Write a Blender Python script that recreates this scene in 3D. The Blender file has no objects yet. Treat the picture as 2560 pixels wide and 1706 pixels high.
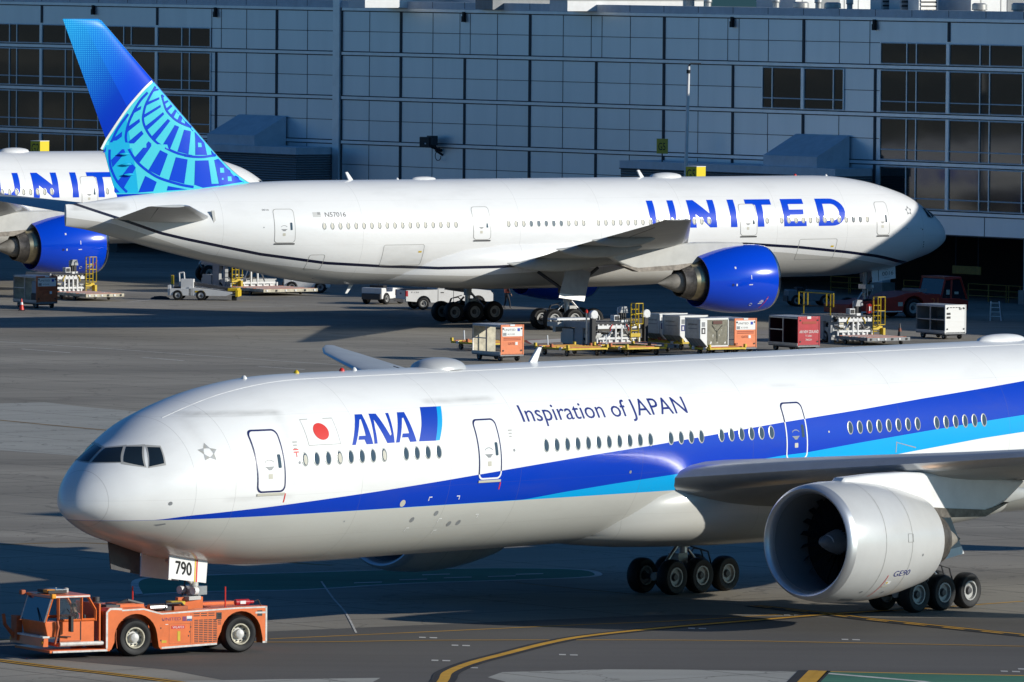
import bpy, bmesh, math, random
import numpy as np
from mathutils import Vector, Matrix
random.seed(7)
SC = bpy.context.scene
COL = SC.collection
R = math.radians

# ------------------------------------------------------------------ camera
CAM_H, PITCH, ROLL, LENS = 23.064, math.atan((853 + 148.32) / 21705.8), -0.0077, 36 * 21705.8 / 2560
cam = bpy.data.cameras.new('camera'); camo = bpy.data.objects.new('camera', cam); COL.objects.link(camo)
cam.sensor_width = 36; cam.lens = LENS; cam.clip_start = 1; cam.clip_end = 6000
camo.matrix_world = Matrix.Translation((0, 0, CAM_H)) @ Matrix.Rotation(math.pi / 2 - PITCH, 4, 'X') @ Matrix.Rotation(-ROLL, 4, 'Z')
SC.camera = camo
# ------------------------------------------------------------------ sky and sun
SUN_EL = R(18.5); SH = Vector((0.950, -0.312, 0)).normalized()
SDIR = Vector((SH.x * math.cos(SUN_EL), SH.y * math.cos(SUN_EL), math.sin(SUN_EL)))
w = bpy.data.worlds.new('World'); SC.world = w; w.use_nodes = True
nt = w.node_tree; bg = nt.nodes['Background']
sky = nt.nodes.new('ShaderNodeTexSky'); sky.sky_type = 'NISHITA'; sky.sun_disc = False
sky.sun_elevation = SUN_EL; sky.sun_rotation = math.atan2(SH.x, SH.y)
sky.altitude = 0; sky.air_density = 1.0; sky.dust_density = 1.2; sky.ozone_density = 3.0
mx = nt.nodes.new("ShaderNodeMix"); mx.data_type = "RGBA"; mx.blend_type = "MULTIPLY"; mx.inputs[0].default_value = 1; mx.inputs[7].default_value = (.28, .70, 1.12, 1)
nt.links.new(sky.outputs[0], mx.inputs[6]); nt.links.new(mx.outputs[2], bg.inputs[0]); bg.inputs[1].default_value = 0.065
sl = bpy.data.lights.new('sun', 'SUN'); sl.energy = 4.15; sl.angle = R(0.53); sl.color = (1.0, 0.955, 0.86)
so = bpy.data.objects.new('sun', sl); COL.objects.link(so)
so.rotation_euler = SDIR.to_track_quat('Z', 'Y').to_euler(); so.location = (100, 100, 150)
SC.view_settings.view_transform = 'Standard'; SC.view_settings.look = 'None'
SC.view_settings.exposure = 0.15; SC.view_settings.gamma = 1.0
SC.render.engine = 'CYCLES'; SC.cycles.max_bounces = 6; SC.cycles.use_denoising = True

# ------------------------------------------------------------------ materials
MATS = {}
def newmat(name):
    m = bpy.data.materials.new(name); m.use_nodes = True
    return m, m.node_tree, m.node_tree.nodes['Principled BSDF']
def mat(name, col, rough=.5, metal=0., grime=.0, scale=3., coat=0., bump=0., spec=.5):
    """painted, metal or rubber surface; grime = strength of uneven dirt"""
    if name in MATS: return MATS[name]
    m, t, b = newmat(name)
    b.inputs['Roughness'].default_value = rough; b.inputs['Metallic'].default_value = metal
    b.inputs['Coat Weight'].default_value = coat; b.inputs['Coat Roughness'].default_value = .08
    b.inputs['Specular IOR Level'].default_value = spec
    c = (*col, 1)
    if grime:
        tc = t.nodes.new('ShaderNodeTexCoord'); n = t.nodes.new('ShaderNodeTexNoise')
        n.inputs['Scale'].default_value = scale; n.inputs['Detail'].default_value = 6; n.inputs['Roughness'].default_value = .65
        t.links.new(tc.outputs['Object'], n.inputs['Vector'])
        rp = t.nodes.new('ShaderNodeValToRGB'); rp.color_ramp.elements[0].position = .35; rp.color_ramp.elements[1].position = .62
        k = 1 - grime
        rp.color_ramp.elements[0].color = (col[0] * k, col[1] * k, col[2] * k, 1); rp.color_ramp.elements[1].color = c
        t.links.new(n.outputs['Fac'], rp.inputs['Fac']); t.links.new(rp.outputs['Color'], b.inputs['Base Color'])
        if bump:
            bp = t.nodes.new('ShaderNodeBump'); bp.inputs['Strength'].default_value = bump; bp.inputs['Distance'].default_value = .02
            t.links.new(n.outputs['Fac'], bp.inputs['Height']); t.links.new(bp.outputs[0], b.inputs['Normal'])
    else:
        b.inputs['Base Color'].default_value = c
    MATS[name] = m
    return m
def math_(t, op, a, b=None, clamp=False):
    n = t.nodes.new('ShaderNodeMath'); n.operation = op; n.use_clamp = clamp
    for i, x in enumerate((a, b)):
        if x is None: continue
        if isinstance(x, (int, float)): n.inputs[i].default_value = x
        else: t.links.new(x, n.inputs[i])
    return n.outputs[0]
def mixc(t, fac, a, b):
    n = t.nodes.new('ShaderNodeMix'); n.data_type = 'RGBA'
    for key, x in ((0, fac), (6, a), (7, b)):
        if isinstance(x, (int, float)): n.inputs[key].default_value = x
        elif isinstance(x, tuple): n.inputs[key].default_value = (*x[:3], 1)
        else: t.links.new(x, n.inputs[key])
    return n.outputs[2]
def fcurve(t, x, pts, x1=80., y0=-4., y1=4.):
    """piecewise linear z(s): float curve node fed with s"""
    n = t.nodes.new('ShaderNodeFloatCurve'); c = n.mapping.curves[0]
    P = [(min(max(a / x1, 0), 1), (b - y0) / (y1 - y0)) for a, b in pts]
    if P[0][0] > 0: P = [(0, P[0][1])] + P
    if P[-1][0] < 1: P = P + [(1, P[-1][1])]
    while len(c.points) < len(P): c.points.new(.5, .5)
    for q, (a, b) in zip(c.points, P): q.location = (a, b); q.handle_type = 'VECTOR'
    n.mapping.update()
    t.links.new(math_(t, 'DIVIDE', x, x1), n.inputs['Value'])
    return math_(t, 'ADD', math_(t, 'MULTIPLY', n.outputs[0], y1 - y0), y0)

WHITE = mat('white_paint', (.78, .78, .77), .35, grime=.10, scale=1.3)
LGREY = mat('light_grey_paint', (.50, .50, .48), .4, grime=.12, scale=1.5)
MGREY = mat('mid_grey_paint', (.25, .26, .27), .45, grime=.2, scale=2)
DGREY = mat('dark_grey', (.06, .06, .065), .5, grime=.3)
BLACK = mat('black_rubber', (.013, .013, .014), .6, grime=.35, scale=5, spec=.3)
TYRE = mat('tyre_rubber', (.016, .016, .017), .62, grime=.5, scale=6, spec=.35)
LIPM = mat('satin_leading_edge', (.66, .67, .68), .30, .8, grime=.1, scale=1.2)
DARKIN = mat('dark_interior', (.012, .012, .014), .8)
STEEL = mat('steel', (.55, .55, .56), .32, 1., grime=.25, scale=4)
CHROME = mat('polished_aluminium', (.74, .75, .77), .16, 1., grime=.08, scale=1.)
ALU = mat('dull_aluminium', (.62, .63, .65), .38, .9, grime=.2, scale=2)
YELLOW_SHADED = mat('shade_dimmed_yellow', (.30, .18, .02), .6, grime=.3)  # yellow darkened to stand in for the shade beneath the terminal
YELLOW = mat('yellow_paint', (.72, .50, .02), .45, grime=.25, scale=3)
ORANGE = mat('orange_paint', (.80, .17, .035), .38, grime=.16, scale=2.2, coat=.2)
ORANGE_D = mat('worn_orange_paint', (.55, .13, .04), .55, grime=.4, scale=2)
CARTOR = mat('cart_orange_paint', (.78, .22, .08), .5, grime=.12, scale=3)
RED = mat('red_paint', (.48, .015, .03), .42, grime=.2, scale=2)
REDV = mat('bright_red', (.62, .03, .02), .4)
CREAM = mat('weathered_cream_panel', (.60, .55, .42), .65, grime=.4, scale=3)
NAVY = mat('navy_lettering', (.008, .02, .17), .4)
CYAN = mat('cyan_lettering', (.002, .33, .72), .35)
GLASS = mat('dark_glass', (.012, .02, .028), .05, spec=.7)
SKIN = mat('skin', (.42, .24, .16), .6)

# ------------------------------------------------------------------ mesh builder
class MB:
    def __init__(s): s.v = []; s.f = []; s.m = []; s.mats = []
    def mi(s, m):
        if m not in s.mats: s.mats.append(m)
        return s.mats.index(m)
    def add(s, vs, fs, m, M=None):
        o = len(s.v)
        s.v += [tuple(M @ Vector(q)) if M else tuple(q) for q in vs]
        k = s.mi(m) if not isinstance(m, list) else None
        for i, f in enumerate(fs):
            s.f.append([o + a for a in f]); s.m.append(k if k is not None else s.mi(m[i]))
    def box(s, c, d, m, rz=0., M=None, taper=1.):
        x, y, z = d[0] / 2, d[1] / 2, d[2] / 2
        V = [(-x, -y, -z), (x, -y, -z), (x, y, -z), (-x, y, -z)] + [(-x * taper, -y * taper, z), (x * taper, -y * taper, z), (x * taper, y * taper, z), (-x * taper, y * taper, z)]
        T = Matrix.Translation(c) @ Matrix.Rotation(rz, 4, 'Z')
        s.add(V, [(3, 2, 1, 0), (4, 5, 6, 7), (0, 1, 5, 4), (1, 2, 6, 5), (2, 3, 7, 6), (3, 0, 4, 7)], m, (M @ T) if M else T)
    def bx(s, x0, x1, y0, y1, z0, z1, m, M=None): s.box(((x0 + x1) / 2, (y0 + y1) / 2, (z0 + z1) / 2), (abs(x1 - x0), abs(y1 - y0), abs(z1 - z0)), m, M=M)
    def loft(s, rings, m, closed=True, caps=(True, True)):
        n = len(rings[0]); o = len(s.v); k = len(rings)
        V = [q for r in rings for q in r]; F = []; MM = []
        for i in range(k - 1):
            for j in range(n if closed else n - 1):
                F.append((i * n + j, i * n + (j + 1) % n, (i + 1) * n + (j + 1) % n, (i + 1) * n + j)); MM.append(m(i, j) if callable(m) else m)
        e = m(0, 0) if callable(m) else m
        if caps[0]: F.append(tuple(range(n))[::-1]); MM.append(e)
        if caps[1]: F.append(tuple((k - 1) * n + j for j in range(n))); MM.append(m(k - 2, 0) if callable(m) else m)
        s.add(V, F, MM)
    def tube(s, a, b, r0, m, r1=None, n=10, caps=True):
        a, b = Vector(a), Vector(b); d = (b - a)
        if d.length < 1e-6: return
        q = d.to_track_quat('Z', 'Y'); r1 = r0 if r1 is None else r1
        ring = lambda c, r: [tuple(c + q @ Vector((r * math.cos(2 * math.pi * i / n), r * math.sin(2 * math.pi * i / n), 0))) for i in range(n)]
        s.loft([ring(a, r0), ring(b, r1)], m, caps=(caps, caps))
    def path(s, P, r, m, n=6):
        for a, b in zip(P[:-1], P[1:]): s.tube(a, b, r, m, n=n)
    def bar(s, a, b, wd, m):            # square bar
        s.tube(a, b, wd * .7071, m, n=4)
    def lathe(s, prof, m, axis='X', n=32, c=(0, 0, 0), M=None, caps=(False, False)):
        rings = []
        for x, r in prof:
            rg = []
            for i in range(n):
                t = 2 * math.pi * i / n
                p = {'X': (x, r * math.cos(t), r * math.sin(t)), 'Y': (r * math.cos(t), x, r * math.sin(t)), 'Z': (r * math.cos(t), r * math.sin(t), x)}[axis]
                p = Vector(p) + Vector(c); rg.append(tuple(M @ p) if M else tuple(p))
            rings.append(rg)
        s.loft(rings, m, caps=caps)
    def prism(s, poly, a, b, m, plane='XZ', side=None, M=None):
        """polygon in XZ extruded along Y from a to b (or XY along Z, YZ along X)"""
        f = {'XZ': lambda p, h: (p[0], h, p[1]), 'XY': lambda p, h: (p[0], p[1], h), 'YZ': lambda p, h: (h, p[0], p[1])}[plane]
        n = len(poly); V = [f(p, a) for p in poly] + [f(p, b) for p in poly]
        F = [tuple(range(n)), tuple(range(n, 2 * n))[::-1]] + [(i, (i + 1) % n, n + (i + 1) % n, n + i) for i in range(n)]
        s.add(V, F, [m, m] + [side or m] * n, M)
    def build(s, name, parent=None, smooth=35, bevel=0, recalc=True, loc=None):
        me = bpy.data.meshes.new(name); me.from_pydata(s.v, [], s.f); me.update()
        for q in s.mats: me.materials.append(q)
        me.polygons.foreach_set('material_index', s.m)
        if recalc:
            bm = bmesh.new(); bm.from_mesh(me); bmesh.ops.recalc_face_normals(bm, faces=bm.faces); bm.to_mesh(me); bm.free()
        if smooth:
            me.shade_smooth(); me.set_sharp_from_angle(angle=R(smooth))
        o = bpy.data.objects.new(name, me); COL.objects.link(o)
        if parent: o.parent = parent
        if loc: o.location = loc
        if bevel:
            bv = o.modifiers.new('bevel', 'BEVEL'); bv.width = bevel; bv.segments = 2; bv.limit_method = 'ANGLE'; bv.angle_limit = R(40)
        return o
def tag(o, label=None, cat=None, group=None, kind=None):
    for k, v in (('label', label), ('category', cat), ('group', group), ('kind', kind)):
        if v: o[k] = v
    return o
def thing(name, label, cat, loc=(0, 0, 0), rz=0., group=None):
    o = bpy.data.objects.new(name, None); COL.objects.link(o); o.empty_display_size = .3
    o.location = loc; o.rotation_euler = (0, 0, rz)
    return tag(o, label, cat, group)
def copy_tree(o, parent=None):
    c = o.copy(); COL.objects.link(c)
    if parent: c.parent = parent
    for ch in [k for k in bpy.data.objects if k.parent == o]: copy_tree(ch, c)
    return c
def text_mesh(txt, size=1.):
    """outline polygons of a line of built-in-font text: (verts2d, faces), width normalised per size"""
    cu = bpy.data.curves.new('t', 'FONT'); cu.body = txt; cu.size = size; cu.resolution_u = 3; cu.fill_mode = 'FRONT'
    o = bpy.data.objects.new('t', cu); COL.objects.link(o)
    me = o.to_mesh(); V = [(v.co.x, v.co.y) for v in me.vertices]; F = [tuple(p.vertices) for p in me.polygons]
    o.to_mesh_clear(); bpy.data.objects.remove(o); bpy.data.curves.remove(cu)
    return V, F
def put_text(mb, txt, fn, m, x0, x1, y0, y1, bold=0.):
    """text squeezed into the rectangle x0..x1, y0..y1 of a surface given by fn(x, y) -> point"""
    V, F = text_mesh(txt)
    X = [v[0] for v in V]; Y = [v[1] for v in V]; a, b, c, d = min(X), max(X), min(Y), max(Y)
    P = [fn(x0 + (v[0] - a) / (b - a) * (x1 - x0), y0 + (v[1] - c) / (d - c) * (y1 - y0)) for v in V]
    mb.add(P, F, m)
def decal(mb, polys, fn, m, step=.25, xstep=None, tri=None):
    """flat polygons (a, b) laid on a curved surface: cut into strips, then mapped by fn"""
    bm = bmesh.new()
    if tri:
        vs = [bm.verts.new((x, y, 0)) for x, y in tri[0]]
        for f in tri[1]:
            try: bm.faces.new([vs[i] for i in f])
            except ValueError: pass
    else:
        for p in polys:
            try: bm.faces.new([bm.verts.new((x, y, 0)) for x, y in p])
            except ValueError: pass
    ys = [v.co.y for v in bm.verts]; xs = [v.co.x for v in bm.verts]
    for lo, hi, st, no in ((min(ys), max(ys), step, (0, 1, 0)), (min(xs), max(xs), xstep, (1, 0, 0))):
        if not st: continue
        q = math.floor(lo / st) + 1
        while q * st < hi:
            bmesh.ops.bisect_plane(bm, geom=bm.verts[:] + bm.edges[:] + bm.faces[:], plane_co=(q * st * no[0], q * st * no[1], 0), plane_no=no, dist=1e-5); q += 1
    bmesh.ops.triangulate(bm, faces=bm.faces[:])
    bm.verts.index_update()
    mb.add([fn(v.co.x, v.co.y) for v in bm.verts], [[v.index for v in f.verts] for f in bm.faces], m); bm.free()
def ribbon(pts, wd):
    """flat strip polygon quads along a 2D polyline"""
    n = len(pts); L = []; out = []
    for i in range(n):
        a = Vector(pts[max(i - 1, 0)]); b = Vector(pts[min(i + 1, n - 1)]); d = (b - a).normalized(); nrm = Vector((-d.y, d.x))
        wi = wd[i] if isinstance(wd, (list, tuple)) else wd
        L.append((tuple(Vector(pts[i]) + nrm * wi / 2), tuple(Vector(pts[i]) - nrm * wi / 2)))
    for i in range(n - 1): out.append([L[i][0], L[i + 1][0], L[i + 1][1], L[i][1]])
    return out
def spline(pts, k=6):
    """Catmull-Rom refinement of a polyline"""
    P = [pts[0]] + list(pts) + [pts[-1]]; out = []
    for i in range(1, len(P) - 2):
        p0, p1, p2, p3 = (np.array(q, float) for q in P[i - 1:i + 3])
        for j in range(k):
            t = j / k; out.append(tuple(.5 * (2 * p1 + (p2 - p0) * t + (2 * p0 - 5 * p1 + 4 * p2 - p3) * t * t + (3 * p1 - p0 - 3 * p2 + p3) * t ** 3)))
    return out + [tuple(pts[-1])]
def rrect(x0, x1, y0, y1, r, n=5):
    out = []
    for cx, cy, a in ((x1 - r, y1 - r, 0), (x0 + r, y1 - r, 90), (x0 + r, y0 + r, 180), (x1 - r, y0 + r, 270)):
        out += [(cx + r * math.cos(R(a + 90 * i / n)), cy + r * math.sin(R(a + 90 * i / n))) for i in range(n + 1)]
    return out
def ellipse(cx, cy, a, b, n=20): return [(cx + a * math.cos(2 * math.pi * i / n), cy + b * math.sin(2 * math.pi * i / n)) for i in range(n)]
# ------------------------------------------------------------------ wide-body airliner (nose tip at x=0, x runs aft, y to its right, z up from the ground)
ZC = 5.73
N_S = np.array([0, .1, .25, .5, 1, 1.5, 2, 2.5, 3, 3.5, 4, 5, 6, 7, 8, 9, 10, 12, 30.])
N_T = np.array([-.852, -.436, -.19, .10, .54, .90, 1.17, 1.48, 1.755, 1.975, 2.14, 2.438, 2.68, 2.853, 2.98, 3.059, 3.091, 3.099, 3.099])
N_B = np.array([-.852, -1.079, -1.193, -1.36, -1.641, -1.866, -2.022, -2.16, -2.307, -2.45, -2.591, -2.768, -2.9, -3.0, -3.05, -3.08, -3.09, -3.099, -3.099])
N_W = np.array([0, .381, .63, .935, 1.362, 1.676, 1.917, 2.136, 2.319, 2.479, 2.611, 2.799, 2.927, 3.007, 3.054, 3.081, 3.092, 3.099, 3.099])
N_M = np.array([-.852, -.8, -.77, -.72, -.62, -.53, -.46, -.4, -.34, -.28, -.23, -.15, -.09, -.04, 0, 0, 0, 0, 0])
T_S = np.array([43, 44, 45.6, 48.1, 50.1, 52.2, 55.4, 59, 61.3, 62.65])      # tail of the shorter one; shifted for the longer
T_T = np.array([3.099, 3.099, 3.099, 3.07, 3.0, 2.87, 2.59, 2.25, 1.95, 1.84])
T_B = np.array([-3.099, -3.09, -3.0, -2.64, -2.22, -1.8, -1.1, -.2, .36, .58])
T_W = np.array([3.099, 3.09, 3.04, 2.86, 2.60, 2.27, 1.67, .95, .44, .12])
def pch(x, y, q):
    h = np.diff(x); d = np.diff(y) / h; m = np.zeros_like(y); m[0] = d[0]; m[-1] = d[-1]
    for i in range(1, len(x) - 1):
        if d[i - 1] * d[i] > 0:
            a, b = 2 * h[i] + h[i - 1], h[i] + 2 * h[i - 1]; m[i] = (a + b) / (a / d[i - 1] + b / d[i])
    i = np.clip(np.searchsorted(x, q) - 1, 0, len(x) - 2); t = (q - x[i]) / h[i]
    return (2 * t ** 3 - 3 * t ** 2 + 1) * y[i] + (t ** 3 - 2 * t ** 2 + t) * h[i] * m[i] + (-2 * t ** 3 + 3 * t ** 2) * y[i + 1] + (t ** 3 - t ** 2) * h[i] * m[i + 1]
class Hull:
    def __init__(s, L):
        s.sh = L - 62.65; s.L = L
        s.S = np.concatenate([np.linspace(0, 1, 33) ** 2, np.linspace(1, 13, 61)[1:], np.arange(14, 43 + s.sh, 1.), np.linspace(43 + s.sh, L, 40)])
        u = np.sqrt(np.minimum(s.S, 29)); k = np.sqrt(N_S)
        s.P = []
        for n, tt in ((N_T, T_T), (N_B, T_B), (N_W, T_W), (N_M, (T_T + T_B) / 2 * np.linspace(0, 1, len(T_T)))):
            a = pch(k, n, u); b = pch(T_S + s.sh, tt, s.S); s.P.append(np.where(s.S >= 43 + s.sh, b, a))
    def sec(s, x): return [float(np.interp(x, s.S, q)) for q in s.P]
    def hw(s, x, z):
        t, b, w, m = s.sec(x); k = (z - m) / max(t - m, 1e-4) if z > m else (m - z) / max(m - b, 1e-4)
        return w * math.sqrt(max(0, 1 - k * k))
    def side(s, sg, off=.006): return lambda x, z: (x, sg * (s.hw(x, z) + off), z + ZC)
    def s_at(s, y, z):                     # station where the nose surface passes through (y, z)
        lo, hi = 0., 6.
        for _ in range(40):
            md = (lo + hi) / 2
            if s.hw(md, z) > abs(y) and s.sec(md)[0] > z: hi = md
            else: lo = md
        return hi
    def mesh(s, mb, m, n=112):
        rings = []
        for i, x in enumerate(s.S):
            t, b, w, mm = (q[i] for q in s.P); rg = []
            for j in range(n):
                a = 2 * math.pi * j / n; sn = math.sin(a)
                rg.append((x, w * math.cos(a), ZC + mm + (t - mm if sn > 0 else mm - b) * sn))
            rings.append(rg)
        mb.loft(rings, m, caps=(False, True))
def paint_nodes(name, layers, under, rough=.28, seams=(), smudges=(), bands=()):
    """layers: [(curve points of a lower limit z(s), colour)] painted upwards over `under`"""
    m, t, b = newmat(name)
    tc = t.nodes.new('ShaderNodeTexCoord'); sp = t.nodes.new('ShaderNodeSeparateXYZ'); t.links.new(tc.outputs['Object'], sp.inputs[0])
    s = sp.outputs[0]; z = math_(t, 'SUBTRACT', sp.outputs[2], ZC); c = under
    for pts, col in layers: c = mixc(t, math_(t, 'GREATER_THAN', z, fcurve(t, s, pts)), c, col)
    for lo, hi, col in bands:
        k = math_(t, 'MULTIPLY', math_(t, 'GREATER_THAN', z, fcurve(t, s, lo)), math_(t, 'LESS_THAN', z, fcurve(t, s, hi))); c = mixc(t, k, c, col)
    # skin joints and weathering
    n = t.nodes.new('ShaderNodeTexNoise'); n.inputs['Scale'].default_value = .9; n.inputs['Detail'].default_value = 7; n.inputs['Roughness'].default_value = .6
    mp = t.nodes.new('ShaderNodeMapping'); mp.inputs['Scale'].default_value = (.35, 1, 1.2); t.links.new(tc.outputs['Object'], mp.inputs[0]); t.links.new(mp.outputs[0], n.inputs['Vector'])
    g = math_(t, 'MULTIPLY', math_(t, 'SUBTRACT', n.outputs['Fac'], .5, True), .35)
    for x in seams:
        k = math_(t, 'LESS_THAN', math_(t, 'ABSOLUTE', math_(t, 'SUBTRACT', s, x)), .012); g = math_(t, 'ADD', g, math_(t, 'MULTIPLY', k, .22))
    for zz in (1.95, -.62, -2.05):
        k = math_(t, 'LESS_THAN', math_(t, 'ABSOLUTE', math_(t, 'SUBTRACT', z, zz)), .008); g = math_(t, 'ADD', g, math_(t, 'MULTIPLY', k, .10))
    n2 = t.nodes.new('ShaderNodeTexNoise'); n2.inputs['Scale'].default_value = 3.; n2.inputs['Detail'].default_value = 5; t.links.new(mp.outputs[0], n2.inputs['Vector'])
    for x0, x1, z0, z1, q in smudges:      # rubbed grey marks left by jet bridges and doors
        f = None
        for v, lo, hi, e in ((s, x0, x1, .25), (z, z0, z1, .07)):
            mr = t.nodes.new('ShaderNodeMapRange'); mr.inputs[1].default_value = (hi - lo) / 2 + e; mr.inputs[2].default_value = (hi - lo) / 2 - e * .6
            t.links.new(math_(t, 'ABSOLUTE', math_(t, 'SUBTRACT', v, (lo + hi) / 2)), mr.inputs[0]); f = mr.outputs[0] if f is None else math_(t, 'MULTIPLY', f, mr.outputs[0])
        g = math_(t, 'ADD', g, math_(t, 'MULTIPLY', math_(t, 'MULTIPLY', f, n2.outputs['Fac']), q))
    g = math_(t, 'MINIMUM', g, .8)
    c = mixc(t, g, c, (.12, .115, .10))
    t.links.new(c, b.inputs['Base Color']); b.inputs['Roughness'].default_value = rough; b.inputs['Coat Weight'].default_value = .15; b.inputs['Coat Roughness'].default_value = .06
    return m
def wheel_mb(r, wd, hubm, n=28):
    """tyre and rim about the y axis"""
    mb = MB(); h = wd / 2
    mb.lathe([(-h * .75, r * .55), (-h, r * .72), (-h * .96, r * .88), (-h * .7, r * .975), (-h * .25, r), (h * .25, r), (h * .7, r * .975), (h * .96, r * .88), (h, r * .72), (h * .75, r * .55)], TYRE, 'Y', n)
    return mb
def rim_mb(r, wd, m, n=24):
    mb = MB(); h = wd / 2
    for sg in (-1, 1):
        mb.lathe([(sg * h * .72, r * .56), (sg * h * .86, r * .55), (sg * h * .86, r * .47), (sg * h * .45, r * .44), (sg * h * .38, r * .2)], m, 'Y', n)
        mb.lathe([(sg * h * .38, r * .44), (sg * h * .40, r * .2), (sg * h * .75, r * .17), (sg * h * .78, .001)], DGREY, 'Y', n)
    return mb
RIM = mat('wheel_rim', (.40, .40, .39), .5, .1, grime=.35, scale=8)
def foil(n=14):
    """unit aerofoil going from trailing edge over the top to the leading edge and back: (c, z of top or bottom per unit thickness)"""
    X = [.5 * (1 - math.cos(math.pi * i / n)) for i in range(n + 1)]
    th = lambda x: 5 * (.2969 * math.sqrt(x) - .126 * x - .3516 * x * x + .2843 * x ** 3 - .1036 * x ** 4)
    return [(x, th(x) * .95) for x in X[::-1]] + [(x, -th(x) * 1.05) for x in X[1:-1]]
def aerosurface(mb, secs, m_top, m_bot, m_le, le=.07, vertical=False, n=14):
    """secs: (span y, le x, le z, te x, te z, t/c)"""
    F = foil(n); rings = []
    for y, lx, lz, tx, tz, tc in secs:
        c = tx - lx; rg = []
        for k, h in F:
            x = lx + k * c; d = h * tc * c
            rg.append((x, d, lz + (tz - lz) * k) if vertical else (x, y, lz + (tz - lz) * k + d))
        rings.append(rg)
    N = len(F)
    def pick(i, j):
        k = (F[j][0] + F[(j + 1) % N][0]) / 2
        return m_le if k < le else (m_top if j < n else m_bot)
    mb.loft(rings, pick, caps=(True, True))

def airliner(label, loc, rz, L, cfg, group=None):
    H = Hull(L); dx = cfg['dx']                                   # dx: how far the wing box stands behind the shorter type's
    root = thing('airliner', label, 'airliner', (*loc, 0), rz, group)
    near = cfg['near']                                            # side carrying the modelled windows and lettering
    PM = cfg['paint']; WM = cfg['wing']
    fb = MB(); H.mesh(fb, PM)
    cfg['decals'](fb, H)
    fus = fb.build('fuselage', root, 40, recalc=False)
    # wing to body fairing
    mb = MB(); rings = []
    for x, wd, hh, zc in ((18.2, 1.0, .5, -2.55), (19.2, 2.1, .95, -2.25), (20.6, 2.85, 1.30, -2.02), (22.6, 3.2, 1.52, -1.88), (25, 3.38, 1.66, -1.80), (29, 3.42, 1.72, -1.78), (34, 3.38, 1.72, -1.78), (37, 3.15, 1.55, -1.85), (39, 2.75, 1.22, -2.05), (40.6, 2.0, .8, -2.35), (41.8, 1.0, .45, -2.62)):
        rings.append([(x + dx, wd * math.copysign(abs(math.cos(a)) ** .75, math.cos(a)), ZC + zc + hh * math.copysign(abs(math.sin(a)) ** .75, math.sin(a))) for a in [2 * math.pi * i / 48 for i in range(48)]])
    mb.loft(rings, PM); mb.build('belly_fairing', root, 50)
    # wings
    for sg in (1, -1):
        mb = MB(); secs = []
        for y, lx, tx, lz, tz, tc in cfg['wing_secs']: secs.append((sg * y, lx + dx, ZC + lz, tx + dx, ZC + tz, tc))
        aerosurface(mb, secs, WM[0], WM[1], WM[2]); wing = mb.build('wing', root, 40)
        mb = MB()                                                  # joints of flaps, ailerons and slats
        for y0, y1, f in ((4, 10, .72), (11, 20, .74), (20.3, 26.5, .75)):
            for k in (0,):
                P = []
                for y in (y0, y1):
                    q = [np.interp(y, [s_[0] for s_ in cfg['wing_secs']], [s_[i] for s_ in cfg['wing_secs']]) for i in range(1, 6)]
                    c = q[1] - q[0]; th = 5 * q[4] * c * (.2969 * math.sqrt(f) - .126 * f - .3516 * f * f + .2843 * f ** 3 - .1036 * f ** 4)
                    P.append((q[0] + dx + f * c, sg * y, ZC + q[2] + (q[3] - q[2]) * f, th))
                for up in (1, -1): mb.bar((P[0][0], P[0][1], P[0][2] + up * (P[0][3] * (.95 if up > 0 else 1.05))), (P[1][0], P[1][1], P[1][2] + up * (P[1][3] * (.95 if up > 0 else 1.05))), .035, DGREY)
        mb.build('flap_joint', wing)
        for y in (6.6, 13.4, 19.6):
            q = [np.interp(y, [s_[0] for s_ in cfg['wing_secs']], [s_[i] for s_ in cfg['wing_secs']]) for i in range(1, 5)]
            mb = MB(); c = q[1] - q[0]; k = 1.15 if y < 10 else (1. if y < 15 else .8); rings = []
            for f, r in ((.42, .02), (.48, .17), (.58, .29), (.72, .36), (.86, .36), (1.0, .27), (1.10, .15), (1.18, .02)):
                z = q[2] + (q[3] - q[2]) * min(f, 1.1) - .16 * k - .3 * k * math.sin(min(f, 1.18) / 1.18 * math.pi) ** .7
                rings.append([(q[0] + dx + f * c, sg * y + r * k * .72 * math.cos(a), ZC + z + r * k * 1.15 * math.sin(a)) for a in [2 * math.pi * i / 16 for i in range(16)]])
            mb.loft(rings, WM[1]); mb.build('flap_track_fairing', root, 50)
    # tailplanes
    for sg in (1, -1):
        mb = MB(); t = H.sh
        aerosurface(mb, [(sg * y, a + t, ZC + za, b + t, ZC + zb, tc) for y, a, b, za, zb, tc in ((.3, 52.9, 59.9, .95, .98, .09), (1.6, 53.9, 60.15, 1.05, 1.05, .09), (10.2, 60.3, 63.1, 2.0, 2.02, .08), (10.76, 61.0, 63.2, 2.05, 2.06, .06))], WM[0], LGREY, ALU, .05)
        st = mb.build('tailplane', root, 40)
        mb = MB(); mb.bar((58.2 + t, sg * 2.0, ZC + .93), (62.3 + t, sg * 10, ZC + 1.93), .04, DGREY); mb.build('elevator_joint', st)
        mb = MB(); mb.prism([(53.6 + t, ZC + .5), (53.75 + t, ZC + .5), (53.95 + t, ZC + 1.45), (53.75 + t, ZC + 1.45)], sg * 1.9, sg * 1.96, LGREY); mb.build('seal_plate', st)
    # fin
    mb = MB(); t = H.sh; te = lambda z: 59.26 + (z - 2.47) * .338 if z < 5.05 else 59.75 + (z - 5.1) * .42
    zz = [1.9, 2.5, 2.75, 3.07, 3.4, 3.78, 4.57, 5.05, 5.1, 6, 7, 8, 9.01, 10, 11, 12, 12.5, 12.6]
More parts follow.
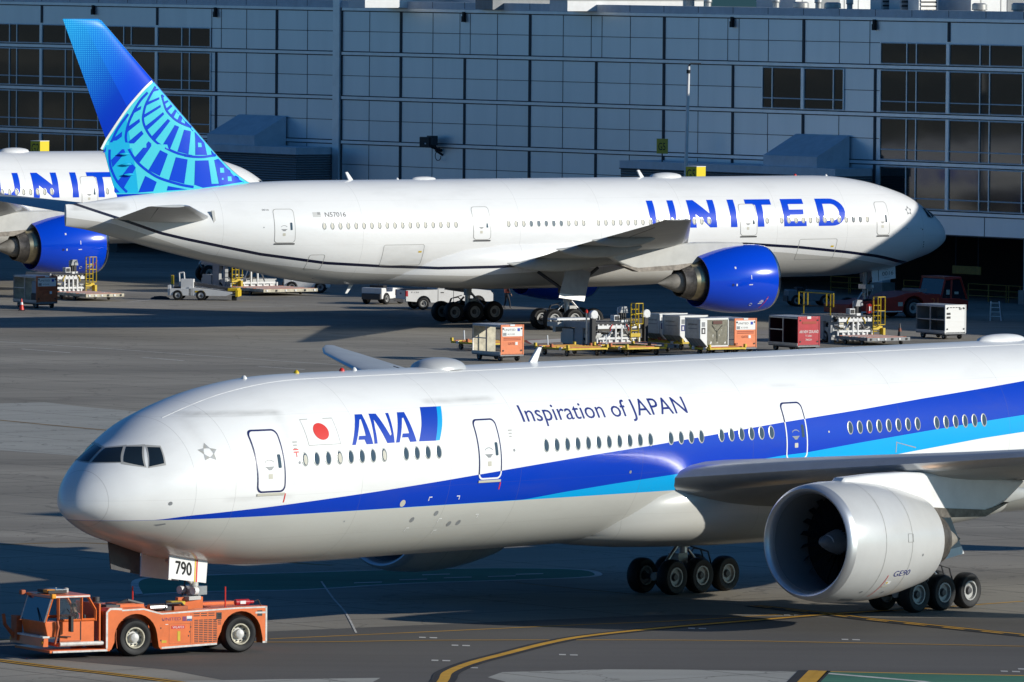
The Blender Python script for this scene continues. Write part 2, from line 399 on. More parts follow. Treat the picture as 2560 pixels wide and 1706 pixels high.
    lz = lambda z: float(np.interp(z, [1.9, 2.6, 3.07, 3.4, 3.78, 4.57, 9.01, 12.5, 12.62], [47.6, 49.2, 50.35, 50.9, 51.42, 52.36, 56.79, 60.29, 60.55]))
    fm = cfg['fin']
    aerosurface(mb, [(0, lz(z) + t, ZC + z, te(z) + t, ZC + z, .09 if z < 12.55 else .05) for z in zz], fm, fm, ALU, .022, vertical=True)
    if 'fin_decals' in cfg: cfg['fin_decals'](mb, lz, te)
    fin = mb.build('tail_fin', root, 40, recalc=True)
    mb = MB()
    for z in (4.75, 4.15, 3.55):
        x = te(z) - 1.1 - (z - 3.5) * .1
        mb.lathe([(-.3, .02), (-.15, .07), (.05, .08), (.25, .05), (.4, .01)], cfg.get('hinge', ALU), 'X', 10, (x + t, near * .30, ZC + z))
    mb.build('rudder_hinge', fin)
    # engines
    e = cfg['engine']
    for sg in (1, -1):
        c = (e['x'], sg * 9.61, ZC - 2.66); M = Matrix.Translation(c) @ Matrix.Rotation(R(-1.6), 4, 'Y') @ Matrix.Rotation(R(sg * -1.5), 4, 'Z') ; k = e['cowl']
        M = Matrix.Translation(c) @ Matrix.Rotation(R(1.8), 4, 'Y')
        mb = MB(); out = [(.32, 1.955), (.8, 2.02), (1.7, 2.05), (2.6, 2.02), (3.4, 1.94), (4.2, 1.82), (4.9, 1.67), (5.5, 1.53), (5.52, 1.49), (5.0, 1.50), (4.2, 1.52)]
        mb.lathe([(x * k, r) for x, r in out], e['mat'], 'X', 64, M=M)
        if e.get('marks'): e['marks'](mb, M, out, k, sg, near)
        nac = mb.build('engine_nacelle', root, 40)
        mb = MB(); mb.lathe([(.32 * k, 1.955), (.16, 1.925), (.05, 1.87), (0, 1.80), (.03, 1.74), (.12, 1.69), (.3, 1.64), (.34, 1.635)], e.get('lip', CHROME), 'X', 64, M=M); mb.build('inlet_lip', nac, 60)
        mb = MB(); mb.lathe([(.34, 1.635), (.8, 1.60), (1.3, 1.62), (1.9, 1.66), (2.1, 1.66)], e.get('duct', LGREY), 'X', 48, M=M); mb.lathe([(2.1, 1.66), (2.12, .2)], DARKIN, 'X', 32, M=M); mb.build('inlet_duct', nac, 60)
        mb = MB()
        for i in range(22):
            a0 = 2 * math.pi * i / 22; st = []
            for q in range(6):
                r = .42 + q / 5 * 1.2; a = a0 + .16 * math.sin(q / 5 * 2.2) ; tw = .30 - .13 * q / 5; wdt = .19
                st.append([(1.72 - tw * .5, r * math.cos(a - wdt / r * .35), r * math.sin(a - wdt / r * .35)), (1.72 + tw * .5, r * math.cos(a + wdt / r * .35), r * math.sin(a + wdt / r * .35))])
            V = [p for s_ in st for p in s_]; mb.add(V, [(2 * j, 2 * j + 1, 2 * j + 3, 2 * j + 2) for j in range(5)], FANM, M)
        mb.build('fan', nac, 60)
        mb = MB(); mb.lathe([(.72, .01), (.80, .1), (1.0, .21), (1.3, .33), (1.7, .44)], MGREY, 'X', 28, M=M)
        P = []
        for i in range(13):
            a = R(-60 + 20 * i); x = .82 + .025 * i; r = np.interp(x, [.72, .8, 1.0, 1.3, 1.7], [.01, .1, .21, .33, .44]) + .012; wv = .05 * math.sin(math.pi * i / 12)
            P.append([(x - wv, r * math.cos(a), r * math.sin(a)), (x + wv + .02, (r + .02) * math.cos(a), (r + .02) * math.sin(a))])
        V = [p for s_ in P for p in s_]; mb.add(V, [(2 * j, 2 * j + 1, 2 * j + 3, 2 * j + 2) for j in range(12)], WHITE, M)
        mb.build('spinner', nac, 60)
        mb = MB(); p = e['plug']; c0 = 4.2 * k
        mb.lathe([(c0, 1.5), (c0 + .02, 1.2)], DARKIN, 'X', 40, M=M)
        mb.lathe([(c0, 1.28), (c0 + .7, 1.27), (p - 2.15, 1.06)], e.get('core', STEEL), 'X', 40, M=M); mb.lathe([(p - 2.15, 1.06), (p - 2.1, 1.02), (p - 1.5, .86), (p - 1.49, .82), (p - 1.9, .82)], HOT, 'X', 40, M=M); mb.build('core_nozzle', nac, 40)
        mb = MB(); mb.lathe([(p - 2.0, .70), (p - 1.4, .62), (p - .8, .38), (p, .02)], e.get('cone', HOT2), 'X', 32, M=M, caps=(False, True)); mb.build('exhaust_cone', nac, 40)
        # pylon
        mb = MB(); x = e['x']; W = dx
        P = [(x + 1.4, -.85), (x + 1.75, -.56), (x + 3.4, -.50), (30.3 - 5.33 + W, -.50), (32.0 - 5.33 + W, -.60), (36.9 - 5.33 + W, -1.05), (35.8 - 5.33 + W, -1.72), (34.6 - 5.33 + W, -2.15), (x + p - 1.3, -2.05), (x + p - 2.6, -1.75), (x + 4.6 * k, -1.3), (x + 3, -1.1)]
        P = [(a, b + ZC) for a, b in P]
        mb.prism(P, sg * 9.61 - .3, sg * 9.61 + .3, WHITE if cfg.get('pylon_white') else LGREY); pyl = mb.build('engine_pylon', root, 30, bevel=.12)
        mb = MB(); mb.prism([(35.9 - 5.33 + W, ZC - 1.75), (34.6 - 5.33 + W, ZC - 2.19), (x + p - 1.3, ZC - 2.12), (x + p - 2.4, ZC - 1.85), (x + p - 2.2, ZC - 1.72), (x + p - 1, ZC - 1.82), (34.6 - 5.33 + W, ZC - 1.95)], sg * 9.61 - .33, sg * 9.61 + .33, HOT); mb.build('heat_shield', pyl, 30)
    # main landing gear
    gx = cfg['gear']; wy = WHEEL[0]; 
    for sg in (1, -1):
        y = sg * 5.49; mb = MB()
        mb.tube((gx - .1, y, ZC - 1.7), (gx - .02, y, 1.6), .24, LGREY, n=14); mb.tube((gx - .02, y, 1.7), (gx, y, .66), .16, STEEL, n=14)
        mb.tube((gx - 1.62, y, .62), (gx + 1.62, y, .62), .15, LGREY, n=10)
        for o in (-1.43, 0, 1.43): mb.tube((gx + o, y - .72, .6), (gx + o, y + .72, .6), .09, DGREY, n=8)
        mb.tube((gx, y, 2.1), (gx - 2.2, y, ZC - 2.1), .1, DGREY); mb.tube((gx, y, 2.2), (gx + .6, y - sg * 2.2, ZC - 2.4), .1, DGREY)
        mb.tube((gx + .25, y, 1.5), (gx + .75, y, 1.05), .06, STEEL); mb.tube((gx + .75, y, 1.05), (gx + .2, y, .75), .06, STEEL)
        mb.tube((gx - .25, y, 1.75), (gx - 1.3, y, .75), .07, STEEL)
        mb.path([(gx + 1.6, y + .3, .8), (gx + 1.3, y + .3, 1.45), (gx + .8, y + .2, 1.5), (gx + .3, y, 1.25)], .03, DGREY); mb.path([(gx + 1.2, y - .3, .9), (gx + 1.0, y - .3, 1.4), (gx + .4, y, 1.6)], .03, DGREY)
        mb.box((gx - .3, y, 1.25), (.5, .5, .3), LGREY); mb.box((gx + .1, y, 2.3), (.6, .7, .3), DGREY)
        g = mb.build('main_landing_gear', root, 40)
        for o in (-1.43, 0, 1.43):
            for q in (-.70, .70):
                tw = bpy.data.objects.new('wheel', WHEEL[0].data); COL.objects.link(tw); tw.parent = g; tw.location = (gx + o, y + q, .63)
        mb = MB(); d = gx - 31.43
        yo = y + sg * .75
        V = [(31.75 + d, yo - sg * .2, ZC - 1.85), (30.1 + d, yo - sg * .2, ZC - 2.35), (30.75 + d, yo + sg * .1, ZC - 4.05), (32.55 + d, yo + sg * .1, ZC - 3.8)]
        mb.add(V + [(a, b - sg * .06, c) for a, b, c in V], [(0, 1, 2, 3), (7, 6, 5, 4), (0, 4, 5, 1), (1, 5, 6, 2), (2, 6, 7, 3), (3, 7, 4, 0)], [MGREY2] * 6)
        a = [Vector(V[i]) for i in range(4)]; lo = [a[2], a[3], a[3].lerp(a[0], .13), a[2].lerp(a[1], .17)]
        mb.add([tuple(v + Vector((0, sg * .006, 0))) for v in lo], [(0, 1, 2, 3)], WHITE)
        mb.build('gear_door', root, 0)
    # nose gear
    mb = MB(); z0 = cfg.get('nose_lift', 0); nx = 5.9
    mb.tube((nx - .05, 0, ZC - 2.5), (nx, 0, 1.55), .15, LGREY, n=12); mb.tube((nx, 0, 1.6), (nx, 0, .55 + z0), .1, STEEL, n=12); mb.tube((nx, -.45, .53 + z0), (nx, .45, .53 + z0), .08, STEEL)
    mb.box((nx, 0, 1.95), (.42, .75, .28), STEEL); mb.tube((nx, 0, 2.1), (nx - 1.3, 0, ZC - 2.75), .07, LGREY); mb.tube((nx + .2, 0, 1.6), (nx + .55, 0, 1.15), .06, STEEL); mb.tube((nx + .55, 0, 1.15), (nx + .1, 0, .7 + z0), .06, STEEL)
    for y in (-.3, .3): mb.lathe([(-.1, .13), (.05, .15), (.06, .13)], WHITE, 'X', 14, (nx - .28, y, 1.95), caps=(True, True)); mb.tube((nx - .05, y * .8, 2.0), (nx - .05, y * .8, 1.35), .045, STEEL)
    mb.box((nx - .35, -.2, 1.72), (.55, .35, .12), LGREY); mb.path([(nx - .2, .2, 2.3), (nx - .32, .25, 1.7), (nx - .1, .2, 1.2)], .025, DGREY)
    g = mb.build('nose_landing_gear', root, 40)
    for q in (-.36, .36):
        o = bpy.data.objects.new('wheel', WHEEL[1].data); COL.objects.link(o); o.parent = g; o.location = (nx, q, .54 + z0)
    for sg in (1, -1):
        mb = MB(); z = ZC; P = [(4.08, z - 2.42), (5.86, z - 2.72), (5.78, z - 3.52), (4.03, z - 3.28)]
        mb.prism(P, sg * .60, sg * .64, WHITE); 
        if sg == near: cfg['gear_text'](mb, sg * .645, sg)
        mb.build('nose_gear_door', root, 0)
        if cfg.get('fore_door') and sg != near: mb = MB(); mb.prism([(2.5, z - 1.96), (4.0, z - 2.40), (3.97, z - 3.22), (2.65, z - 2.98)], sg * .60, sg * .64, DGREY); mb.build('nose_gear_door', root, 0)
    # flight deck windows
    quad = cfg['panes']
    for sg in (1, -1):
        for kind, q in quad:
            mb = MB(); n = 6
            cen = np.mean(np.array(q), axis=0)
            for grow, mm, off in ((1.0, FRAMEM, .006), (.0, GLASS, .014)):
                V = []; qq = []
                for a, b in q:
                    d = np.array((a, b)) - cen; l = np.linalg.norm(d); d = d / l * (l + (.07 if grow else 0)); qq.append(cen + d)
                for i in range(n + 1):
                    for j in range(n + 1):
                        u, v = i / n, j / n
                        a, b = (1 - u) * (1 - v) * qq[0] + u * (1 - v) * qq[1] + u * v * qq[2] + (1 - u) * v * qq[3]
                        if kind == 'yz': V.append((H.s_at(a, b) - off * .8, sg * a, ZC + b + off * .5))
                        else: V.append((a - off * .3, sg * (H.hw(a, b) + off), ZC + b + off * .2))
                mb.add(V, [(i * (n + 1) + j, (i + 1) * (n + 1) + j, (i + 1) * (n + 1) + j + 1, i * (n + 1) + j + 1) for i in range(n) for j in range(n)], mm)
            mb.build('cockpit_window', root, 40)
    # cabin windows (one mesh, repeated along the straight cabin)
    me = {}
    for kind in ('dark', 'shade'):
        mb = MB(); fn = H.side(near, 0); y0, z0 = .515, .0
        Hs = lambda off: (lambda a, b: (a, near * (math.sqrt(3.099 ** 2 - b * b) + off), ZC + b))
        ring = [ellipse(0, .515, .155, .235, 18), ellipse(0, .515, .118, .195, 18)]
        A = [Hs(.006)(*p) for p in ring[0]]; B = [Hs(.012)(*p) for p in ring[1]]; 
        mb.add(A + B, [(i, (i + 1) % 18, 18 + (i + 1) % 18, 18 + i) for i in range(18)], WINF)
        mb.add([Hs(-.01)(*p) for p in ring[1]] , [tuple(range(18))], SHADE if kind == 'shade' else PANE) if 0 else mb.add([Hs(.010)(*p) for p in ring[1]], [tuple(range(18))], PANE)
        if kind == 'shade': mb.add([Hs(.013)(*p) for p in ellipse(-.018 * near * cfg.get('sun_x', 1), .50, .085, .165, 14)], [tuple(range(14))], SHADE)
        o = mb.build('cabin_window', None, 0); me[kind] = o.data; bpy.data.objects.remove(o)
    for i, x in enumerate(cfg['windows']):
        kd = 'shade' if x in cfg.get('shades', ()) else 'dark'
        o = bpy.data.objects.new('cabin_window', me[kd]); COL.objects.link(o); o.parent = root; o.location = (x, near * (H.hw(x, .515) - math.sqrt(3.099 ** 2 - .515 ** 2)), 0)
    # cabin doors
    for x0, x1, zt, zb in cfg['doors']:
        fn = H.side(near, .009); mb = MB(); outer = rrect(x0, x1, zb, zt, .2); decal(mb, [outer], fn, PM, .2, .4); dr = mb.build('cabin_door', root, 40, recalc=False)
        mb = MB(); fn = H.side(near, .013); w_ = cfg['door_line'][0]; inner = rrect(x0 + w_, x1 - w_, zb + w_, zt - w_, .2 - w_ * .5); n = len(outer)
        for i in range(n): 
            q = [outer[i], outer[(i + 1) % n], inner[(i + 1) % n], inner[i]]
            if q[0] == q[1]: continue
            decal(mb, [q], fn, cfg['door_line'][1], .15, .2)
        mb.build('door_outline', dr, 0, recalc=False)
        mb = MB(); a = x1 - .3 if cfg['door_win'] > 0 else x0 + .18; decal(mb, [rrect(a, a + .14, .28, .72, .04)], fn, PANE, .1)
        cx = (x0 + x1) / 2 - .05 * cfg['door_win']
        decal(mb, [[(cx - .22, .34), (cx + .2, .34), (cx + .12, .28), (cx + .06, .22), (cx - .06, .22), (cx - .12, .28)]], fn, MGREY, .1); decal(mb, ribbon([(cx + .2 * math.cos(R(q)), .43 + .12 * math.sin(R(q))) for q in range(20, 161, 28)], .03), fn, MGREY, .1)
        decal(mb, [rrect(cx - .08, cx + .1, -.06, .1, .02)], fn, SHADE, .1)
        mb.build('door_handle', dr, 0, recalc=False)
        mb = MB(); fn2 = H.side(near, .03); decal(mb, [[(x0 + .02, zb - .02), (x1 - .02, zb - .02), (x1 - .02, zb - .1), (x0 + .02, zb - .1)]], fn2, cfg['door_line'][2], .05); mb.build('door_sill', dr, 0, recalc=False)
    # outlined cargo doors
    for x0, x1, zt, zb in cfg['cargo']:
        mb = MB(); fn = H.side(near, .008); P = rrect(x0, x1, zb, zt, .12); n = len(P)
        for q in ribbon(P + [P[0]], .028): decal(mb, [q], fn, SEAMM, .2)
        mb.build('cargo_door', root, 0, recalc=False)
    # aerials and domes on the crown
    for kind, x0, x1, hgt in cfg['aerials']:
        mb = MB(); zt = ZC + H.sec((x0 + x1) / 2)[0]
        if kind == 'dome':
            rings = []
            for i in range(13):
                f = i / 12; x = x0 + (x1 - x0) * f; k = math.sqrt(max(1e-4, 1 - (2 * f - 1) ** 2)); k = max(k, .03)
                rings.append([(x, hgt[1] * k * math.cos(a), zt - .08 + (hgt[0] + .08) * (k ** hgt[2]) * math.sin(a)) for a in [math.pi * j / 16 for j in range(17)]])
            mb.loft(rings, hgt[3], closed=False, caps=(False, False)); mb.build('satellite_dome', root, 60)
        elif kind == 'blade':
            s_ = cfg.get('sweep', 1); mb.prism([(x0, zt - .05), (x1, zt - .05), (x1 + .25, zt + hgt), (x1 + .08, zt + hgt + .02)], -.05, .05, WHITE); mb.build('blade_aerial', root, 30, bevel=.02)
        else:
            mb.lathe([(0, .1), (.06, .09), (.11, .05), (.13, .01)], hgt, 'Z', 12, (x0, 0, zt - .02)); mb.build('crown_light', root, 60)
    # small belly fittings
    mb = MB(); mb.prism([(43.0 + H.sh, ZC - 3.12), (43.25 + H.sh, ZC - 3.12), (43.55 + H.sh, ZC - 3.62), (43.4 + H.sh, ZC - 3.62)], -.04, .04, WHITE); mb.build('belly_aerial', root, 0)
    return root, H
FANM = mat('fan_blade', (.012, .014, .02), .5, .3)
HOT = mat('heat_stained_metal', (.20, .18, .16), .45, .7, grime=.5, scale=3)
HOT2 = mat('grey_exhaust_metal', (.30, .275, .24), .55, .15, grime=.3, scale=3)
BRASS = mat('bronze_core_cowl', (.52, .44, .28), .3, .95, grime=.3, scale=2)
COPPER = mat('copper_nozzle', (.42, .27, .18), .4, .8, grime=.3, scale=2)
MGREY2 = mat('gear_door_grey', (.36, .37, .38), .5, grime=.15, scale=2)
FRAMEM = mat('window_frame', (.46, .45, .42), .4, .2)
WINF = mat('cabin_window_frame', (.42, .42, .40), .35, .3)
PANE = mat('cabin_pane', (.05, .075, .10), .12, spec=.6)
SHADE = mat('window_shade', (.50, .48, .40), .5)
SEAMM = mat('seam_line', (.33, .33, .31), .5)
def _wheels():
    out = []
    for r, wd in ((.63, .50), (.54, .40)):
        a = wheel_mb(r, wd, RIM); b = rim_mb(r, wd, RIM); a.add(b.v, b.f, [b.mats[k] for k in b.m]); o = a.build('wheel', None, 40); bpy.data.objects.remove(o) if 0 else None; out.append(o)
    return out
WHEEL = _wheels()
for o_ in WHEEL: COL.objects.unlink(o_)
# ------------------------------------------------------------------ liveries
W_ = (.80, .80, .79); B_ = (.0005, .040, .44); C_ = (.002, .36, .74); G_ = (.52, .52, .485)
BT = [(2.3, -1.26), (3.27, -1.15), (4.62, -1.07), (6.5, -.97), (8.66, -.84), (11.45, -.67), (14.31, -.47), (16.14, -.33), (19.32, -.09), (22.21, .12), (25.12, .31), (27.83, .51), (32.1, .83), (36.57, 1.12), (40, 1.37), (43.5, 1.60), (46.06, 1.78), (60, 2.8)]
CT = [(2.3, -1.27), (18.85, -1.27), (20.76, -1.10), (23.3, -.92), (26.35, -.73), (29.85, -.46), (32.08, -.30), (33.3, -.25), (36.33, -.01), (39.63, .23), (43.01, .46), (45.44, .61), (60, 1.5)]
CB = [(2.3, -1.27), (27.3, -1.29), (31, -1.0), (35.4, -.71), (37.72, -.56), (39.66, -.40), (42.98, -.13), (45.37, .01), (60, .8)]
GB = [(0, -1.27), (60, -1.27)]
ANA_PAINT = paint_nodes('white_blue_cyan_hull_paint', [(GB, W_), (CB, C_), (CT, B_), (BT, W_)], G_, .27, seams=(.72, 3.4, 4.9, 10.6, 14.9, 18.4, 24.6, 30.4, 38.5, 44.6),
    smudges=((4.2, 7.5, 1.97, 2.08, .6), (3.9, 4.1, 1.0, 1.95, .2), (7.3, 7.45, -.3, 1.9, .22), (14.5, 17.8, 2.07, 2.18, .5), (15.0, 15.2, .2, 1.8, .2), (32.2, 33.6, 2.02, 2.08, .25), (4.6, 7.3, -.72, -.6, .3)))
NV = [(2.9, -2.41), (4.64, -2.18), (5.74, -1.97), (6.77, -1.80), (9.22, -1.52), (12.9, -1.17), (16.81, -.92), (20, -.95), (24, -1.3), (30, -1.85), (35, -2.05), (38.75, -2.09), (42.16, -1.96), (46.39, -1.70), (50.63, -1.14), (52.79, -.73), (55.48, -.19), (57.01, .16), (59.49, 1.0), (61.13, 1.54), (62.3, 1.95)]
GR = [(0, -2.9), (4.6, -2.5), (9.04, -1.89), (14.5, -1.44), (20, -1.4), (28, -2.2), (36.7, -2.58), (41.8, -2.44), (45.27, -2.25), (49.64, -1.77), (53.87, -1.1), (55.6, -.62), (59.9, .72), (62.65, 1.1)]
NVW = [(s, .085 if s > 13 else .075) for s, z in NV]
UA_PAINT = paint_nodes('white_hull_paint_with_dark_stripe', [(GR, (.80, .80, .79))], (.50, .49, .46), .27,
    bands=(([(s, z - .085) for s, z in NV], [(s, z + .085) for s, z in NV], (.006, .008, .03)),), seams=(3.2, 9.4, 14.6, 21.5, 27.4, 33.2, 44.2, 53.2, 58.4),
    smudges=((39.8, 42.8, -2.2, -.75, .25), (59, 62.3, 1.5, 1.9, .5)))
DOORLINE = paint_nodes('door_line_paint', [(BT, (.006, .012, .09))], (.80, .80, .80), .35)
def fin_paint():
    m, t, b = newmat('fin_gradient_blue')
    tc = t.nodes.new('ShaderNodeTexCoord'); sp = t.nodes.new('ShaderNodeSeparateXYZ'); t.links.new(tc.outputs['Object'], sp.inputs[0])
    x, z = sp.outputs[0], sp.outputs[2]
    g = math_(t, 'ADD', math_(t, 'MULTIPLY', math_(t, 'SUBTRACT', z, ZC + 8.4), .19), math_(t, 'MULTIPLY', math_(t, 'SUBTRACT', x, math_(t, 'ADD', math_(t, 'MULTIPLY', math_(t, 'SUBTRACT', z, ZC + 9), .72), 58.6)), .12), True)
    g2 = math_(t, 'POWER', g, 1.5)
    rd = math_(t, 'GREATER_THAN', x, math_(t, 'ADD', math_(t, 'MULTIPLY', math_(t, 'SUBTRACT', z, ZC + 9), .60), 59.55))
    dots = math_(t, 'MULTIPLY', math_(t, 'SINE', math_(t, 'MULTIPLY', math_(t, 'ADD', x, z), 26.)), math_(t, 'SINE', math_(t, 'MULTIPLY', math_(t, 'SUBTRACT', x, z), 26.)))
    dk = math_(t, 'MULTIPLY', math_(t, 'GREATER_THAN', math_(t, 'MULTIPLY', dots, g), .12), math_(t, 'MULTIPLY', g, .9))
    c = mixc(t, rd, (.001, .055, .62), (.001, .035, .46)); c = mixc(t, g2, c, (.004, .30, .72)); c = mixc(t, dk, c, (.06, .50, .82))
    t.links.new(c, b.inputs['Base Color']); b.inputs['Roughness'].default_value = .3; b.inputs['Specular IOR Level'].default_value = .08
    return m
FIN_PAINT = fin_paint()
FIN_LIGHT = mat('fin_turquoise', (.07, .58, .68), .4, spec=.08); FIN_MID = mat('fin_cyan', (.01, .40, .66), .4, spec=.08); FIN_BLUE = mat('fin_blue', (.001, .055, .58), .4, spec=.08)
UBLUE = mat('lettering_blue', (.002, .060, .60), .35, spec=.06)
ENG_BLUE = mat('engine_cowl_blue', (.001, .055, .62), .16, coat=.5)
ENG_GREY = mat('engine_cowl_silver_grey', (.58, .58, .57), .30, .15, grime=.06, scale=1.1, coat=.3)

def ana_decals(mb, H):
    fn = H.side(-1, .007)
    # flag, airline letters, slogan
    s0, s1, z0, z1 = 8.2, 9.67, .95, 1.77
    for q in ribbon([(s0, z0), (s1, z0), (s1, z1), (s0, z1), (s0, z0)], .025): decal(mb, [q], fn, SEAMM, .2)
    decal(mb, [ellipse(8.93, 1.37, .345, .345 * .78, 28)], fn, REDV, .1)
    def px(P):   # letter outlines traced in a 2-D drawing (u right, v down), laid on the cabin side
        q = lambda u, v: 550 - (v + .0595 * (u - 775))
        return [(10.2 + (u - 775) * (.00568 + (u - 775) * 2.2e-7) + .52 * q(u, v) / 260, .885 + q(u, v) * .00371) for u, v in P]
    for P in ([(775, 550), (793, 290), (853, 287), (952, 540), (896, 543), (874, 503), (823, 505), (826, 472), (880, 469), (840, 330), (828, 334), (805, 548)],
              [(910, 283), (970, 282), (1088, 470), (1097, 455), (1050, 277), (1075, 275), (1130, 528), (1070, 532), (947, 330), (955, 400), (988, 536), (962, 538)],
              [(1142, 528), (1148, 270), (1207, 267), (1313, 518), (1260, 522), (1238, 482), (1187, 484), (1190, 450), (1243, 447), (1196, 315), (1184, 320), (1172, 526)]):
        decal(mb, [px(P)], fn, NAVYB, .15)
    decal(mb, [px([(1345, 225), (1481, 218), (1470, 511), (1333, 517), (1343, 380)])], fn, NAVYB, .15); decal(mb, [px([(1481, 218), (1518, 215), (1514, 380), (1503, 506), (1470, 511)])], fn, CYAN, .15)
    V, F = text_mesh('Inspiration of JAPAN'); X = [v[0] for v in V]; Y = [v[1] for v in V]; a, b = min(X), max(X); c, d = min(Y), max(Y)
    decal(mb, None, H.side(-1, .007), NAVY, .2, tri=([(18.8 + (x - a) / (b - a) * 8.47, 1.14 + (y - c) / (d - c) * .73) for x, y in V], F))
    # five-point emblem of folded arrowheads behind the flight deck
    for k in range(5):
        a = R(90 + 72 * k); q = lambda r, t: (4.06 + r * math.cos(a + R(t)) * 1.15, .86 + r * math.sin(a + R(t)))
        decal(mb, [[q(.30, 0), q(.16, 42), q(.13, 0)]], fn, SEAMM, .1); decal(mb, [[q(.30, 0), q(.13, 0), q(.16, -42)]], fn, MGREY2, .1)
    for k, x in enumerate((7.5, 17.9)):
        for j in range(3): decal(mb, [[(x, 1.1 - j * .1), (x + .2 - .04 * j, 1.1 - j * .1), (x + .2 - .04 * j, 1.06 - j * .1), (x, 1.06 - j * .1)]], fn, SEAMM, .1)
        decal(mb, [ellipse(x + .15, .42, .05, .05, 10)], fn, MGREY, .1)
    for P in ([(7.45, .86), (7.68, .86), (7.68, .82), (7.45, .82)], [(7.45, .78), (7.68, .78), (7.68, .74), (7.45, .74)], [(7.54, .74), (7.58, .74), (7.58, .6), (7.54, .6)], [(7.0, -.55), (7.05, -.55), (7.03, -.85), (6.98, -.85)], [(17.38, -.62), (17.43, -.62), (17.41, -.86), (17.36, -.86)]): decal(mb, [P], fn, REDV, .1)
    # thin ridge added along the crown to show the bright seam reflection
    R_ = []
    for i in range(80):
        x = 3.6 + i * .8; t_, b_, w_, m_ = H.sec(x); R_.append([(x, -.285 * w_ * k1, ZC + m_ + (t_ - m_) * math.sqrt(1 - (.285 * k1) ** 2) + k2) for k1, k2 in ((1.010, .002), (1.012, .010), (.990, .012), (.987, .002))])
    mb.loft(R_, WHITE, closed=False, caps=(False, False))
    # ports, drains and lifting marks low on the hull
    for x, z, r, m in ((12.75, -1.13, .13, SHADE), (13.55, -1.72, .10, MGREY), (14.62, -1.55, .10, MGREY), (15.55, -1.95, .10, MGREY), (16.0, -1.93, .10, MGREY), (10.2, -1.62, .03, MGREY), (2.55, -.73, .07, MGREY), (24, -.55, .06, MGREY), (34.5, .42, .04, SHADE)): decal(mb, [ellipse(x, z, r, r * .9, 14)], fn, m, .1)
    for x, z, s in ((14.0, -.98, 1), (15.5, -1.0, -1), (14.9, -1.75, 1), (16.8, -1.68, -1), (13.5, -2.0, 1), (15.0, -2.15, 1)):
        decal(mb, ribbon([(x, z - .12), (x, z), (x + .14 * s, z)], .035), fn, WHITE, .1)
    decal(mb, [[(2.28, -1.42), (2.62, -1.38), (2.66, -1.42), (2.4, -1.47)]], fn, MGREY, .1)
    decal(mb, [[(38.2, -.06 - .02), (39.3, -.3), (39.28, -.33), (38.2, -.1)], [(38.18, -.06), (38.22, -.06), (38.22, -.45), (38.18, -.45)]], fn, SEAMM, .2)
NAVYB = mat('airline_letter_blue', (.003, .045, .40), .35)
def ua_letters(mb, fn):
    z0, z1 = .11, 1.76
    X = lambda a: a
    def P(*q): decal(mb, [list(q)], fn, UBLUE, .16)
    u = []; uo = [23.89, 23.43, 22.40, 21.95]; cx = 22.92; ro, ri = .97, .51
    out = [(uo[0], z1)] + [(cx + ro * math.cos(R(a)), z0 + .66 + .69 * math.sin(R(a))) for a in range(0, -181, -15)] + [(uo[3], z1), (uo[2], z1)] + [(cx + ri * math.cos(R(a)), z0 + .70 + .40 * math.sin(R(a))) for a in range(-180, 1, 15)] + [(uo[1], z1)]
    P(*out)
    P((20.99, z1), (20.50, z1), (19.50, .95), (19.50, z1), (19.04, z1), (19.04, z0), (19.53, z0), (20.53, .93), (20.53, z0), (20.99, z0))
    P((18.02, z1), (17.55, z1), (17.55, z0), (18.02, z0))
    P((16.75, z1), (14.86, z1), (14.86, 1.43), (15.57, 1.43), (15.57, z0), (16.05, z0), (16.05, 1.43), (16.75, 1.43))
    P((14.11, z1), (12.48, z1), (12.48, 1.45), (13.63, 1.45), (13.63, 1.12), (12.6, 1.12), (12.6, .80), (13.63, .80), (13.63, .43), (12.45, .43), (12.45, z0), (14.11, z0))
    ZM = (z0 + z1) / 2
    o = [(11.55, z1), (10.55, z1)] + [(10.5 - 1.0 * math.sin(R(a)), ZM + .825 * math.cos(R(a))) for a in range(10, 171, 16)] + [(10.55, z0), (11.55, z0)]
    i = [(11.08, .43), (10.55, .43)] + [(10.52 - .56 * math.sin(R(a)), ZM - .505 * math.cos(R(a))) for a in range(10, 171, 16)] + [(10.55, 1.44), (11.08, 1.44)]
    P((11.55, z1), (11.55, z0), (11.08, z0), (11.08, z1)); oo = [(11.08, z1)] + o[1:-1] + [(11.08, z0)]; ii = [(11.08, .43)] + i[1:-1] + [(11.08, 1.44)]
    n = len(oo); ii = ii[::-1]
    for k in range(n - 1): P(oo[k], oo[k + 1], ii[k + 1], ii[k])
